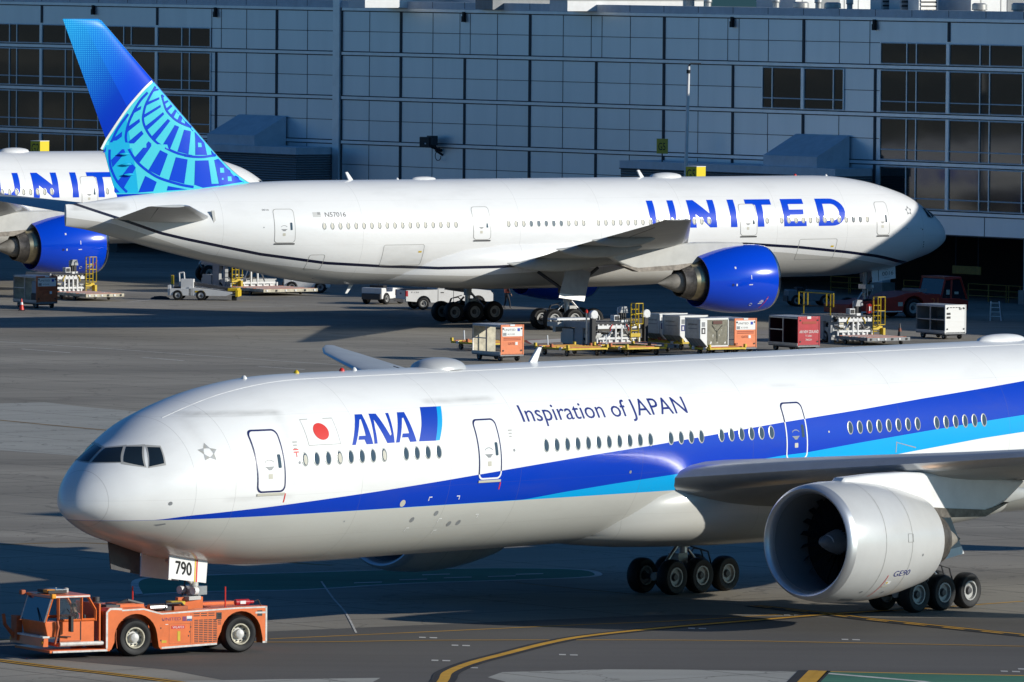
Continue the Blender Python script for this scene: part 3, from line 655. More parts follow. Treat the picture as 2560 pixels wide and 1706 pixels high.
def ua_decals(mb, H):
    fn = H.side(1, .007); ua_letters(mb, fn)
    def T(s, a, b, z0, z1, m):
        V, F = text_mesh(s); X = [v[0] for v in V]; Y = [v[1] for v in V]
        decal(mb, None, fn, m, .2, tri=([(a + (x - min(X)) / (max(X) - min(X)) * (b - a), z0 + (y - min(Y)) / (max(Y) - min(Y)) * (z1 - z0)) for x, y in V], F))
    T('N57016', 46.68, 45.28, 1.03, 1.30, DGREY); T('0016', 50.69, 50.25, 1.42, 1.52, DGREY)
    for k in range(7): decal(mb, [[(47.49, 1.30 - k * .043), (46.97, 1.30 - k * .043), (46.97, 1.28 - k * .043), (47.49, 1.28 - k * .043)]], fn, SEAMM, .1)
    decal(mb, [[(47.17, 1.31), (46.97, 1.31), (46.97, 1.17), (47.17, 1.17)]], fn, MGREY, .1)
    for k in range(5):
        a = R(90 + 72 * k); q = lambda r, t: (4.35 + r * math.cos(a + R(t)), .95 + r * math.sin(a + R(t)))
        decal(mb, [[q(.30, 0), q(.16, 40), q(.14, 0), q(.16, -40)]], fn, MGREY, .1)
    for x in (50.7, 37.1, 8.0): decal(mb, [ellipse(x, .45, .04, .04, 8)], fn, MGREY, .1)
    decal(mb, [[(4.75, -.12), (3.4, -.12), (3.4, -.16), (4.75, -.16)]], fn, SEAMM, .1)
    for x, z in ((3.3, -.22), (3.05, -1.0), (3.0, -1.15), (2.95, -1.3)): decal(mb, [ellipse(x, z, .05, .05, 8)], fn, DGREY, .1)
    for x, z in ((40.25, -1.05), (10.5, -1.1)): decal(mb, [[(x, z), (x - .22, z), (x - .22, z - .1), (x, z - .1)]], fn, YELLOW, .1)
    decal(mb, [[(47.6, -2.6), (46.5, -2.62), (46.5, -2.66), (47.6, -2.64)]], fn, DGREY, .1)
FIN_ARCA = [(56.28,8.19),(56.25,7.91),(56.16,7.6),(56.03,7.29),(55.8,7.03),(55.47,6.76),(55.08,6.55),(54.67,6.4),(54.27,6.3)]
FIN_ARCB = [(56.71,8.66),(56.99,8.34),(57.27,7.91),(57.46,7.54),(57.57,7.13),(57.61,6.78),(57.52,6.42),(57.32,6.06),(57.09,5.77),(56.82,5.51),(56.54,5.3),(56.07,5.07),(55.52,4.84),(54.96,4.68),(54.26,4.58),(54.87,4.64),(54.25,4.56),(53.63,4.54),(53.16,4.58),(52.6,4.64)]
FIN_ARCC = [(57.3,8.32),(57.74,7.92),(58.06,7.49),(58.28,7.11),(58.5,6.66),(58.64,6.19),(58.7,5.83),(58.7,5.66),(58.65,5.42),(58.49,4.99),(58.16,4.51),(57.83,4.16),(57.31,3.77),(56.62,3.38),(55.79,3.11),(54.96,2.9),(54.25,2.79),(54.24,2.85),(53.62,2.8)]
FIN_ARCD = [(58.58,7.07),(58.72,6.88),(58.94,6.62),(59.21,6.24),(59.4,5.91),(59.54,5.6),(59.65,5.4),(59.73,5.07),(59.74,4.6),(59.68,4.12),(59.54,3.72),(59.28,3.24),(58.95,2.86),(58.57,2.52)]
FIN_WHITE = [(56.94,8.98),(57.46,8.6),(58.01,8.08),(58.56,7.49),(59.1,6.79),(59.65,6.01),(59.95,5.56),(60.27,5.03)]
FIN_BLOCKS = [[(57.01,8.32),(56.83,8.51),(56.57,8.55),(56.47,8.46),(56.8,8.39)],[(57.43,7.54),(57.32,7.77),(56.5,8.05),(56.5,7.92),(57.02,7.72)],[(57.55,6.84),(57.54,7.04),(56.44,7.6),(56.41,7.47)],[(57.32,6.13),(57.43,6.37),(56.27,7.17),(56.19,7.05)],[(56.79,5.53),(57.01,5.77),(55.95,6.78),(55.79,6.66)],[(56.32,5.24),(55.82,5.01),(55.18,6.31),(55.47,6.42)],[(55.32,4.87),(54.58,4.7),(54.35,6.05),(54.83,6.14)],[(56.28,8.22),(56.11,8.1),(56.23,8.0)],[(56.15,7.62),(56.19,7.78),(55.9,7.87),(55.83,7.79)],[(55.97,7.24),(56.07,7.37),(55.65,7.62),(55.57,7.51)],[(55.55,6.86),(55.75,7.0),(55.38,7.33),(55.27,7.24)],[(55.03,6.56),(55.3,6.69),(55.06,7.02),(54.89,6.85)],[(54.75,6.4),(54.67,6.64),(54.28,6.33)],[(58.31,7.07),(58.09,7.38),(57.72,7.54),(57.77,7.34)],[(58.63,6.0),(58.57,6.34),(57.84,6.8),(57.81,6.6)],[(59.42,5.72),(58.95,6.05),(58.96,5.76),(59.29,5.53),(59.54,5.51)],[(58.45,5.09),(58.58,5.42),(57.69,6.1),(57.56,5.91)],[(57.8,4.25),(58.11,4.55),(57.23,5.48),(56.98,5.29)],[(56.48,3.45),(57.22,3.79),(56.47,4.96),(55.96,4.73)],[(54.87,2.98),(55.87,3.22),(55.43,4.54),(54.64,4.4)],[(59.64,4.39),(58.85,5.11),(58.74,4.83),(59.53,3.96)],[(59.16,3.17),(58.33,4.23),(58.04,3.94),(58.79,2.76)],[(60.16,4.82),(59.95,5.24),(59.99,4.89)],[(59.39,2.65),(59.34,2.82),(59.03,2.5),(59.36,2.5)],[(57.85,2.49),(57.42,3.46),(56.67,3.1),(56.89,2.55)],[(56.01,2.59),(55.94,2.86),(54.68,2.65)],[(54.05,6.02),(53.4,5.37),(53.27,4.65),(54.11,4.66)],[(52.94,4.93),(52.61,4.62),(52.89,4.67)],[(54.13,4.33),(53.2,4.34),(53.03,2.93),(54.2,2.94)],[(52.78,4.35),(52.45,4.43),(52.06,4.05),(51.43,3.42),(50.8,3.06),(51.74,2.95),(52.52,2.84),(52.54,2.98)],[(54.24,2.94),(52.49,2.97),(51.74,2.95),(53.62,2.74)]]
def ua_fin(mb, lz, te):
    for sg in (1, -1):
        def fn(off):
            def f(x, z):
                a, b = lz(z), te(z); c = b - a; k = min(max((x - a) / c, 0), 1)
                h = 5 * .09 * c * (.2969 * math.sqrt(k) - .126 * k - .3516 * k * k + .2843 * k ** 3 - .1036 * k ** 4)
                return (x, sg * (h * .97 + off), ZC + z)
            return f
        arc = spline(FIN_WHITE, 4)
        zs = [8.9, 7.5, 6, 4.57, 3.78, 3.4, 3.07, 2.75, 2.55]; le = [(lz(z) + .12, z) for z in zs]; tr = [(te(z) - .01, z) for z in (2.4, 3.2, 4.0, 4.9)]
        light = [p for p in arc if p[1] < 8.95] + [(te(5.0), 5.0)] + tr[::-1] + le[::-1]
        decal(mb, [light], fn(.012), FIN_LIGHT, .5, .5)
        for q in ribbon(arc, .14): decal(mb, [q], fn(.022), WHITE, .5, .5)
        rud = [(58.75, 7.05), (59.15, 6.55), (59.65, 5.8), (60.0, 5.3), (60.1, 5.0), (59.7, 3.7), (59.3, 2.45), (57.85, 2.45), (58.0, 3.6), (58.35, 5.3)]
        decal(mb, [rud], fn(.016), FIN_MID, .5, .5)
        for arcp, wd in ((FIN_ARCA, .13), (FIN_ARCB, .14), (FIN_ARCC[:17], .15), (FIN_ARCD, .15)):
            for q in ribbon(spline(arcp, 4), wd): decal(mb, [q], fn(.022), FIN_BLUE, .5, .5)
        for q in FIN_BLOCKS: decal(mb, [q], fn(.022), FIN_BLUE, .5, .5)
    return
def nac_fn(M, out, k, sg):
    xs = [a * k for a, r in out[:8]]; rs = [r for a, r in out[:8]]
    return lambda x, a, off=.008: tuple(M @ Vector((x, sg * (np.interp(x, xs, rs) + off) * math.cos(R(a)), (np.interp(x, xs, rs) + off) * math.sin(R(a)))))
def ana_marks(mb, M, out, k, sg, near):
    f = nac_fn(M, out, k, sg)
    for x in (1.75, 3.25):
        V = []; 
        for i in range(49):
            a = -180 + i * 7.5; V += [f(x, a), f(x + .022, a)]
        mb.add(V, [(2 * i, 2 * i + 1, 2 * i + 3, 2 * i + 2) for i in range(48)], SEAMM)
    if sg != near: return
    q = lambda x, y: f(x, y)
    s_ = -1 if near > 0 else 1
    V, F = text_mesh('GE90'); X = [v[0] for v in V]; Y = [v[1] for v in V]
    mb.add([f(2.55 + (x - min(X)) / (max(X) - min(X)) * .95, -33 + (y - min(Y)) / (max(Y) - min(Y)) * 6.5) for x, y in V], F, NAVY)
    V = []
    for i in range(13): a = -62 + i * 2.6; V += [f(2.12 + .012 * i, a, .01), f(2.15 + .012 * i, a, .01)]
    mb.add(V, [(2 * i, 2 * i + 1, 2 * i + 3, 2 * i + 2) for i in range(12)], REDV)
    for x0, x1, a0, a1, m in ((2.35, 2.62, -42, -38, WHITE), (2.38, 2.48, -41.2, -39, YELLOW), (2.3, 2.6, -46, -44, SHADE), (.95, 1.6, -72, -66, MGREY)): mb.add([f(x0, a0), f(x1, a0), f(x1, a1), f(x0, a1)], [(0, 1, 2, 3)], m)
    for x0, x1, a0, a1 in ((3.0, 3.3, 2, 10),): 
        P = [(x0, a0), (x1, a0), (x1, a1), (x0, a1), (x0, a0)]
        for (ax, aa), (bx, ba) in zip(P[:-1], P[1:]): mb.tube(f(ax, aa), f(bx, ba), .008, SEAMM, n=4)
    for x, a, r in ((4.0, -12, .05), (2.7, -55, .07), (1.45, -52, .06)): mb.add([f(x + r * math.cos(t), a + r * 28 * math.sin(t)) for t in [2 * math.pi * i / 10 for i in range(10)]], [tuple(range(10))], MGREY)
def ua_marks(mb, M, out, k, sg, near):
    f = nac_fn(M, out, k, sg)
    V = []
    for i in range(49):
        a = -180 + i * 7.5; V += [f(.34, a), f(.40, a)]
    if sg != near: return
    V = []
    for i in range(9): a = -58 + i * 3.4; V += [f(1.22 - .035 * i, a, .01), f(1.17 - .035 * i, a, .01)]
    mb.add(V, [(2 * i, 2 * i + 1, 2 * i + 3, 2 * i + 2) for i in range(8)], REDV)
    for x0, x1, a0, a1 in ((1.45, 1.15, -42, -40), (1.5, 1.2, -45.5, -43.5), (1.4, 1.2, -38.5, -37), (2.3, 2.26, 2, 9), (2.45, 2.2, -8, -6.5), (3.3, 3.2, 22, 26), (3.3, 3.22, -9, -5), (1.0, .9, -36, -34.5)): mb.add([f(x0, a0), f(x1, a0), f(x1, a1), f(x0, a1)], [(0, 1, 2, 3)], WHITE)
    mb.add([f(3.5 + .09 * math.cos(t), -7 + 2.6 * math.sin(t)) for t in [2 * math.pi * i / 10 for i in range(10)]], [tuple(range(10))], NAVY)
    for i in range(14):
        t, u = 2 * math.pi * i / 14, 2 * math.pi * (i + 1) / 14; mb.tube(f(2.0 + .09 * math.cos(t), -46 + 2.8 * math.sin(t), .01), f(2.0 + .09 * math.cos(u), -46 + 2.8 * math.sin(u), .01), .012, WHITE, n=4)
INK_ = mat('stencil_ink', (.012, .012, .014), .6)
def gear790(mb, y, sg):
    z = ZC; [put_text(mb, '790', lambda a, b: (a + d_, y, b - (a - 4.3) * .14 + e_), INK_, 4.34, 5.08, z - 3.15, z - 2.73) for d_, e_ in ((0, 0), (.03, 0), (.015, .02))]
    for x, m in ((5.26, YELLOW), (5.34, REDV)): mb.add([(x, y, z - 2.62), (x + .06, y, z - 2.63), (x + .01, y, z - 3.47), (x - .05, y, z - 3.46)], [(0, 1, 2, 3)], m)
def gear0016(mb, y, sg):
    z = ZC; put_text(mb, '0016', lambda a, b: (a, y, b - (a - 4.3) * .10), DGREY, 5.05, 4.22, z - 3.05, z - 2.80)
    mb.add([(5.36, y, z - 2.66), (5.32, y, z - 2.66), (5.30, y, z - 3.42), (5.34, y, z - 3.42)], [(0, 1, 2, 3)], DGREY)
    mb.add([(4.9, y, z - 3.22), (4.5, y, z - 3.18), (4.5, y, z - 3.2), (4.9, y, z - 3.24)], [(0, 1, 2, 3)], MGREY); mb.add([(4.95, y, z - 2.75), (4.6, y, z - 2.71), (4.6, y, z - 2.73), (4.95, y, z - 2.77)], [(0, 1, 2, 3)], MGREY)

WSEC = [(1.0, 19.4, 33.7, -1.05, -1.95, .125), (3.1, 21.17, 34.0, -.84, -1.95, .125), (6.5, 23.44, 34.4, -.52, -1.45, .115), (10.4, 26.04, 34.95, -.18, -.75, .10), (16, 29.78, 36.8, .33, -.12, .092), (22, 33.78, 38.7, .88, .58, .09), (28, 37.78, 40.55, 1.42, 1.3, .085)]
WIN_A = WSEC + [(30.0, 39.15, 41.25, 1.60, 1.52, .08), (31.4, 40.6, 41.75, 1.70, 1.66, .06), (32.3, 41.75, 42.2, 1.75, 1.74, .05)]
WIN_U = WSEC + [(29.9, 39.05, 41.10, 1.60, 1.58, .085), (30.47, 39.9, 41.2, 1.66, 1.66, .05)]
WTOP = mat('wing_top_grey', (.40, .42, .44), .38, grime=.12, scale=.8); WBOT = mat('wing_underside_grey', (.36, .37, .36), .42, grime=.15, scale=.8)
PANES = [('yz', [(.06, 1.00), (.92, 1.03), (.98, .57), (.06, .58)]), ('sz', [(2.12, 1.04), (2.36, 1.06), (2.03, .46), (1.64, .575)]), ('sz', [(2.43, 1.055), (2.70, 1.04), (2.55, .54), (2.11, .445)])]
PWD = .5334
PANES[0] = ('yz', [(.07, .99), (.61, 1.05), (.98, .59), (.07, .57)]); PANES[1] = ('yz', [(.70, 1.05), (1.12, 1.06), (1.55, .46), (1.04, .60)]); PANES[2] = ('sz', [(2.38, 1.05), (2.67, 1.04), (2.52, .55), (2.06, .45)])
ana_win = [10.04 + k * PWD for k in list(range(-4, 4)) + list(range(5, 9))] + [19.67 + k * PWD for k in list(range(11)) + list(range(12, 16)) + list(range(17, 23))] + [35.68 + k * PWD for k in range(15) if k != 8]
rnd = random.Random(3)
ANA, ANA_H = airliner('white airliner with blue and cyan sweep, its nose gear on the orange tug', (-14.154, 276.487), R(48.514), 72.78, dict(
    dx=5.33, near=-1, paint=ANA_PAINT, wing=(WTOP, WBOT, LIPM), wing_secs=WIN_A, fin=FIN_BLUE, decals=ana_decals, gear=36.85, nose_lift=.22, fore_door=True,
    engine=dict(x=25.38, cowl=1.0, plug=8.25, mat=ENG_GREY, marks=ana_marks, core=COPPER, duct=mat('inlet_liner', (.20, .21, .22), .45), lip=mat('satin_lip_metal', (.70, .71, .72), .36, .75)), pylon_white=True, gear_text=gear790, panes=PANES, sun_x=1,
    windows=ana_win, shades=[ana_win[i] for i in (0, 3, 7)], doors=[(5.76, 6.99, 1.52, -.5), (16.26, 17.40, 1.5, -.5), (32.17, 33.32, 1.5, -.48)], door_line=(.055, DOORLINE, SHADE), door_win=1, cargo=[],
    aerials=[('dome', 16.55, 18.75, (.31, .8, .9, ENG_GREY)), ('blade', 22.2, 22.6, .48), ('dome', 46.6, 49.3, (.22, .45, .7, WHITE)), ('light', 8.2, 8.2, WHITE), ('light', 10.7, 10.7, YELLOW), ('light', 12.9, 12.9, REDV), ('light', 13.5, 13.5, WHITE)]), 'wide-body airliners on the apron')
u_win = [46.79 - k * PWD for k in range(18)] + [34.005 - k * PWD for k in list(range(11)) + list(range(12, 28))] + [15.345] + [14.28 - k * PWD for k in range(13)]
dark = set(list(range(21, 26)) + [47, 53 - 4])
UCFG = dict(dx=0., near=1, paint=UA_PAINT, wing=(WTOP, WBOT, ALU), wing_secs=WIN_U, fin=FIN_PAINT, decals=ua_decals, fin_decals=ua_fin, hinge=FIN_MID, gear=31.43,
    engine=dict(x=20.04, cowl=.9, plug=7.68, mat=ENG_BLUE, marks=ua_marks, core=BRASS, lip=CHROME), gear_text=gear0016, panes=PANES, sun_x=-1,
    windows=u_win, shades=[x for i, x in enumerate(u_win) if not (18 <= i - 3 <= 22 or i in (56, 57))], doors=[(48.71, 50.03, 1.52, -.47), (35.29, 36.52, 1.53, -.43), (16.10, 17.33, 1.5, -.42), (6.16, 7.16, 1.53, -.5)], door_line=(.03, SEAMM, DGREY), door_win=-1,
    cargo=[(39.9, 42.72, -.67, -1.9), (10.1, 12.9, -.69, -1.95), (46.6, 47.6, -1.2, -2.1)],
    aerials=[('blade', 43.0, 43.35, .46), ('light', 39.95, 39.95, WHITE), ('dome', 37.2, 39.0, (.16, .35, .6, WHITE)), ('blade', 22.3, 22.6, .42), ('dome', 19.6, 21.9, (.26, .6, .7, WHITE)), ('light', 11.2, 11.2, REDV), ('light', 8.9, 8.9, WHITE)])
UA, UA_H = airliner('white airliner with blue globe tail fin and big blue capitals, parked beyond the loaders', (26.651, 537.415), R(212.884), 62.65, UCFG, 'wide-body airliners on the apron')
UA2 = copy_tree(UA); UA2.location = (26.651 - 42.35, 537.415 + 49.7, 0)
UA2['label'] = 'farther white airliner half hidden behind the blue globe tail fin, beside the G2 sign'
# ------------------------------------------------------------------ apron: ground, pavements, markings (each sheet a little above the one below)
def pave(name, base, var, scale, streak=1., joints=0., rough=.85, cracks=.0, stain=.5):
    m, t, b = newmat(name)
    tc = t.nodes.new('ShaderNodeTexCoord'); mp = t.nodes.new('ShaderNodeMapping'); t.links.new(tc.outputs['Object'], mp.inputs[0])
    mp.inputs['Rotation'].default_value = (0, 0, R(-12)); mp.inputs['Scale'].default_value = (.35 * streak, 1, 1)
    n = t.nodes.new('ShaderNodeTexNoise'); n.inputs['Scale'].default_value = scale; n.inputs['Detail'].default_value = 8; n.inputs['Roughness'].default_value = .62; t.links.new(mp.outputs[0], n.inputs['Vector'])
    f = t.nodes.new('ShaderNodeTexNoise'); f.inputs['Scale'].default_value = 9; f.inputs['Detail'].default_value = 5; t.links.new(tc.outputs['Object'], f.inputs['Vector'])
    rp = t.nodes.new('ShaderNodeValToRGB'); rp.color_ramp.elements[0].position = .32; rp.color_ramp.elements[1].position = .68
    rp.color_ramp.elements[0].color = (*[x * (1 - var) for x in base], 1); rp.color_ramp.elements[1].color = (*[x * (1 + var * .6) for x in base], 1)
    t.links.new(n.outputs['Fac'], rp.inputs[0])
    c = mixc(t, math_(t, 'MULTIPLY', math_(t, 'SUBTRACT', f.outputs['Fac'], .45, True), .9), rp.outputs[0], tuple(x * .6 for x in base))
    # dark tyre and oil streaks drawn along the driving direction
    mp2 = t.nodes.new('ShaderNodeMapping'); t.links.new(tc.outputs['Object'], mp2.inputs[0]); mp2.inputs['Rotation'].default_value = (0, 0, R(-20)); mp2.inputs['Scale'].default_value = (.02, .55, 1)
    g = t.nodes.new('ShaderNodeTexNoise'); g.inputs['Scale'].default_value = 1.2; g.inputs['Detail'].default_value = 5; g.inputs['Roughness'].default_value = .6; t.links.new(mp2.outputs[0], g.inputs['Vector'])
    k = math_(t, 'MULTIPLY', math_(t, 'SUBTRACT', g.outputs['Fac'], .52, True), 3.2 * stain, True)
    c = mixc(t, k, c, tuple(x * .42 for x in base))
    if joints:
        sp = t.nodes.new('ShaderNodeSeparateXYZ'); mj = t.nodes.new('ShaderNodeMapping'); mj.inputs['Rotation'].default_value = (0, 0, R(52)); t.links.new(tc.outputs['Object'], mj.inputs[0]); t.links.new(mj.outputs[0], sp.inputs[0])
        j = None
        for o in sp.outputs[:2]:
            d = math_(t, 'LESS_THAN', math_(t, 'ABSOLUTE', math_(t, 'SUBTRACT', math_(t, 'FRACT', math_(t, 'DIVIDE', o, joints)), .5)), .012); j = d if j is None else math_(t, 'MAXIMUM', j, d)
        c = mixc(t, math_(t, 'MULTIPLY', j, .6), c, tuple(x * .35 for x in base))
    if cracks:
        v = t.nodes.new('ShaderNodeTexVoronoi'); v.feature = 'DISTANCE_TO_EDGE'; v.inputs['Scale'].default_value = .16
        wv = t.nodes.new('ShaderNodeTexNoise'); wv.inputs['Scale'].default_value = .5; wv.inputs['Detail'].default_value = 4; t.links.new(tc.outputs['Object'], wv.inputs['Vector'])
        add = t.nodes.new('ShaderNodeVectorMath'); add.operation = 'MULTIPLY_ADD'; t.links.new(wv.outputs['Color'], add.inputs[0]); add.inputs[1].default_value = (4, 4, 0); t.links.new(tc.outputs['Object'], add.inputs[2]); t.links.new(add.outputs[0], v.inputs['Vector'])
        c = mixc(t, math_(t, 'MULTIPLY', math_(t, 'LESS_THAN', v.outputs['Distance'], .008), cracks), c, tuple(x * .25 for x in base))
    t.links.new(c, b.inputs['Base Color']); b.inputs['Roughness'].default_value = rough; b.inputs['Specular IOR Level'].default_value = .3
    bp = t.nodes.new('ShaderNodeBump'); bp.inputs['Strength'].default_value = .25; bp.inputs['Distance'].default_value = .02; t.links.new(f.outputs['Fac'], bp.inputs['Height']); t.links.new(bp.outputs[0], b.inputs['Normal'])
    return m
CONC = pave('apron_concrete', (.305, .276, .228), .34, .10, 1., 6.1, cracks=.35)
PALE = pave('pale_concrete', (.38, .37, .33), .14, .2, 1., 6.1, stain=.25, cracks=.5)
ASPH = pave('dark_asphalt', (.122, .113, .102), .18, .12, .5, stain=.35)
GREENP = pave('green_painted_asphalt', (.06, .20, .13), .25, .2, 1., stain=.9)
YPAINT = pave('yellow_line_paint', (.62, .33, .035), .2, .8, 1., stain=.3); WPAINT = pave('white_line_paint', (.60, .58, .54), .3, 1.2, 1., stain=.5)
KPAINT = pave('black_border_paint', (.03, .03, .032), .3, .8, 1., stain=.2); RPAINT = pave('red_zone_paint', (.26, .05, .045), .3, .8, 1., stain=.7); TPAINT = pave('worn_ochre_line', (.25, .17, .08), .3, .8, 1., stain=.8)
def sheet(name, polys, m, z, kind='structure', step=None):
    mb = MB()
    for p in polys: mb.add([(x, y, z) for x, y in p], [tuple(range(len(p)))], m)
    o = mb.build(name, None, 0, recalc=False)
    for p in o.data.polygons:
        if p.normal.z < 0: p.flip()
    return tag(o, kind=kind)
sheet('ground', [[(-1500, -400), (1500, -400), (1500, 2500), (-1500, 2500)]], CONC, 0)
ASPH_FAR = [(-18.6, 281.95), (-8.07, 288.52), (-3.56, 291.35), (-0.13, 293.60), (5.84, 297.33), (10.82, 296.49), (17.59, 296.80), (20.82, 296.10)]
ASPH_NEAR = [(-18.6, 281.6), (-15.40, 277.39), (-13.48, 275.66), (-10.77, 273.09), (-8.59, 268.80), (-6.99, 264.09), (2.75, 262.14), (18.57, 263.73)]
YL1 = [(-7.92, 285.41), (-3.52, 288.34), (1.93, 292.05), (5.78, 294.46), (8.84, 297.11), (10.89, 298.44), (13.10, 299.53), (18.04, 304.40)]
YL2 = [(-17.37, 284.41), (-7.88, 284.07), (-2.14, 285.40), (5.63, 286.16), (11.28, 285.60), (16.89, 284.75), (18.70, 284.47)]
YCURVE = [(-2.35, 263.77), (-2.20, 267.04), (-2.04, 270.24), (-1.91, 272.92), (-1.22, 276.46), (-0.12, 280.14), (1.22, 284.42), (2.59, 287.57), (5.23, 291.29), (8.78, 295.27), (10.85, 297.60), (13.10, 299.63)]
YDASH = [(8.46, 301.29), (10.87, 297.96), (12.28, 295.57), (17.15, 289.26), (18.87, 287.09)]
YDBL = [(-16.85, 276.81), (-16.22, 276.01), (-14.21, 273.38), (-12.50, 271.36), (-10.56, 268.82), (-8.49, 265.69)]
GREEN_NEAR = [(9.96, 274.42), (16.22, 273.33), (17.35, 273.18), (16.99, 258.14), (8.40, 257.27), (9.57, 270.48)]
GN_TOP = [(9.93, 274.20), (16.21, 273.22), (17.34, 273.02)]
GN_S1 = [(9.64, 274.56), (9.16, 270.44), (8.33, 262.67)]
GN_S2 = [(9.91, 274.42), (9.46, 270.47), (8.70, 262.70)]
GN_W = [(10.04, 273.50), (12.87, 270.82), (15.06, 266.14)]
PALE_BR = [(3.09, 274.46), (5.41, 274.57), (9.23, 274.13), (8.93, 270.42), (8.21, 262.66), (-5.71, 261.41), (-0.11, 269.56), (-0.68, 271.15), (-0.24, 273.09)]
PALE_B = [(-11.48, 268.60), (-7.10, 269.85), (-4.03, 270.63), (-4.23, 269.20), (-4.50, 261.51), (-15.31, 260.69)]
PALE_L = [(-27.20, 430.16), (-25.26, 428.69), (-23.18, 430.14), (-20.81, 425.86), (-18.28, 422.59), (-17.03, 408.84), (-17.61, 383.14), (-19.22, 385.73), (-22.94, 389.53), (-24.70, 390.75)]
OCHRE = [(-25.01, 414.39), (-24.38, 413.72), (-21.67, 409.81), (-19.09, 406.27), (-16.19, 402.73)]
WL1 = [(-31.60, 497.16), (-29.14, 494.10), (-22.82, 486.89), (-16.64, 478.96), (-10.42, 471.33), (-6.00, 465.42)]
WD1 = [(-27.46, 485.71), (-24.52, 481.71)]
WD2 = [(-20.35, 477.02), (-17.91, 473.58)]
WD3 = [(-13.68, 467.99), (-11.11, 464.86)]
WL2 = [(-24.42, 549.09), (-21.50, 558.31)]
WL3 = [(-23.84, 543.92), (-20.58, 541.40), (-17.13, 543.07), (-13.69, 545.80)]
GREEN_OV = [(-13.03, 304.28), (-10.94, 305.91), (-7.38, 307.21), (-3.80, 310.50), (0.59, 312.94), (2.81, 314.48), (3.20, 316.25), (2.47, 318.23), (-0.16, 318.67), (-3.89, 317.55), (-7.58, 315.64), (-11.23, 313.75), (-13.34, 311.55)]
CRACK = [(-6.78, 311.19), (-6.21, 303.50), (-5.62, 296.64), (-5.11, 288.19)]
REDZ = [(0.69, 500.74), (3.07, 503.81), (3.37, 499.42), (1.09, 496.42)]
WL4 = [(22.36, 513.92), (24.91, 513.57), (28.13, 512.54), (30.38, 515.29)]
OCH2 = [(-19.35, 328.87), (-17.24, 330.15), (-15.36, 329.80), (-10.77, 326.07), (-8.09, 320.78), (-6.55, 319.36)]
WHT2 = [(0.22, 311.40), (2.76, 308.24), (4.26, 306.47)]
PALE_M = [(-30.34, 514.42), (-18.44, 512.78), (-9.09, 518.14), (0.48, 524.72), (0.47, 511.82), (-6.58, 509.57), (-9.06, 491.07), (-17.92, 498.46), (-29.63, 502.54)]
def line(pts, wd, curve=True, dashes=None):
    P = spline(pts, 8) if curve else pts
    q = ribbon(P, wd)
    return [f for i, f in enumerate(q) if dashes is None or (i // dashes) % 2 == 0]
def off(pts, d):
    out = []
    for i in range(len(pts)):
        a = Vector(pts[max(i - 1, 0)]); b = Vector(pts[min(i + 1, len(pts) - 1)]); t = (b - a).normalized(); out.append((pts[i][0] - t.y * d, pts[i][1] + t.x * d))
    return out
sheet('taxiway_asphalt', [ASPH_FAR + ASPH_NEAR[::-1]], ASPH, .004)
sheet('apron_slab', [PALE_L], PALE, .004); sheet('apron_slab', [PALE_M], CONC, .004) if 0 else None
sheet('apron_slab', [PALE_BR], PALE, .008); sheet('apron_slab', [PALE_B], PALE, .008)
sheet('green_island', [GREEN_NEAR], GREENP, .012)
sheet('green_island', [spline(GREEN_OV + [GREEN_OV[0]], 4)[:-1]], GREENP, .004)
sheet('island_edge_line', line(GREEN_OV + [GREEN_OV[0]], .28), WPAINT, .008)
sheet('island_edge_line', line(GN_TOP, .22, False), YPAINT, .016); sheet('island_edge_line', line(GN_W, .32, False), WPAINT, .016)
sheet('island_stripe_border', line(GN_S1, .95, False) + line(GN_S2, .55, False), KPAINT, .016)
sheet('island_stripe', line(GN_S1, .30, False) + line(GN_S2, .30, False), YPAINT, .020)
sheet('taxi_line', line(YL1, .16), YPAINT, .010); sheet('taxi_line', line(YL2, .16), YPAINT, .014)
sheet('taxi_line_border', line(YCURVE, .80), KPAINT, .018); sheet('taxi_line', line(YCURVE, .34), YPAINT, .022)
sheet('edge_line_border', line(YDASH, .9, False), KPAINT, .018)
sheet('edge_line', line(off(YDASH, .22), .17, False), YPAINT, .022)
_d = []
for (a, b) in zip(YDASH[:-1], YDASH[1:]):
    n = max(1, int((Vector(b) - Vector(a)).length / 1.6))
    for i in range(n):
        p = Vector(a).lerp(Vector(b), i / n); q = Vector(a).lerp(Vector(b), (i + .55) / n); _d.append([tuple(p), tuple(q)])
sheet('edge_line_dash', [f for s_ in _d for f in line(off(s_, -.12), .17, False)], YPAINT, .022)
sheet('edge_line_border', line(YDBL, .62), KPAINT, .012); sheet('edge_line', line(off(YDBL, .17), .16) + line(off(YDBL, -.17), .16), YPAINT, .016)
sheet('stand_line', line(OCHRE, .35), TPAINT, .008); sheet('stand_line', line(OCH2, .4), TPAINT, .004)
sheet('service_road_line', line(WL1, .16) + line(WL4, .14, False), WPAINT, .008)
sheet('service_road_line', line(WD1, .2, False) + line(WD2, .2, False) + line(WD3, .2, False) + line(WL2, .14, False) + line(WL3, .14), WPAINT, .004)
sheet('repair_seam', line(CRACK, .07), WPAINT, .012)
sheet('stand_line', line(WHT2, .2), TPAINT, .004)
sheet('equipment_zone', [REDZ], WPAINT, .004); sheet('equipment_zone_line', line(REDZ + [REDZ[0]], .3, False), RPAINT, .008)
_q = []
for x, y in ((-3.0, 286.3), (-1.9, 283.2), (-2.5, 277.2), (-1.6, 274.6), (1.6, 279.8), (6.0, 291.0), (11.0, 286.8), (16.2, 275.6), (15.6, 274.7), (9.4, 297.1)):
    _q += [[(x, y), (x + .22, y - .05), (x + .22, y + .35), (x, y + .4)], [(x + .35, y - .1), (x + .6, y - .16), (x + .6, y + .25), (x + .35, y + .3)]]
sheet('survey_mark', _q, WPAINT, .012)
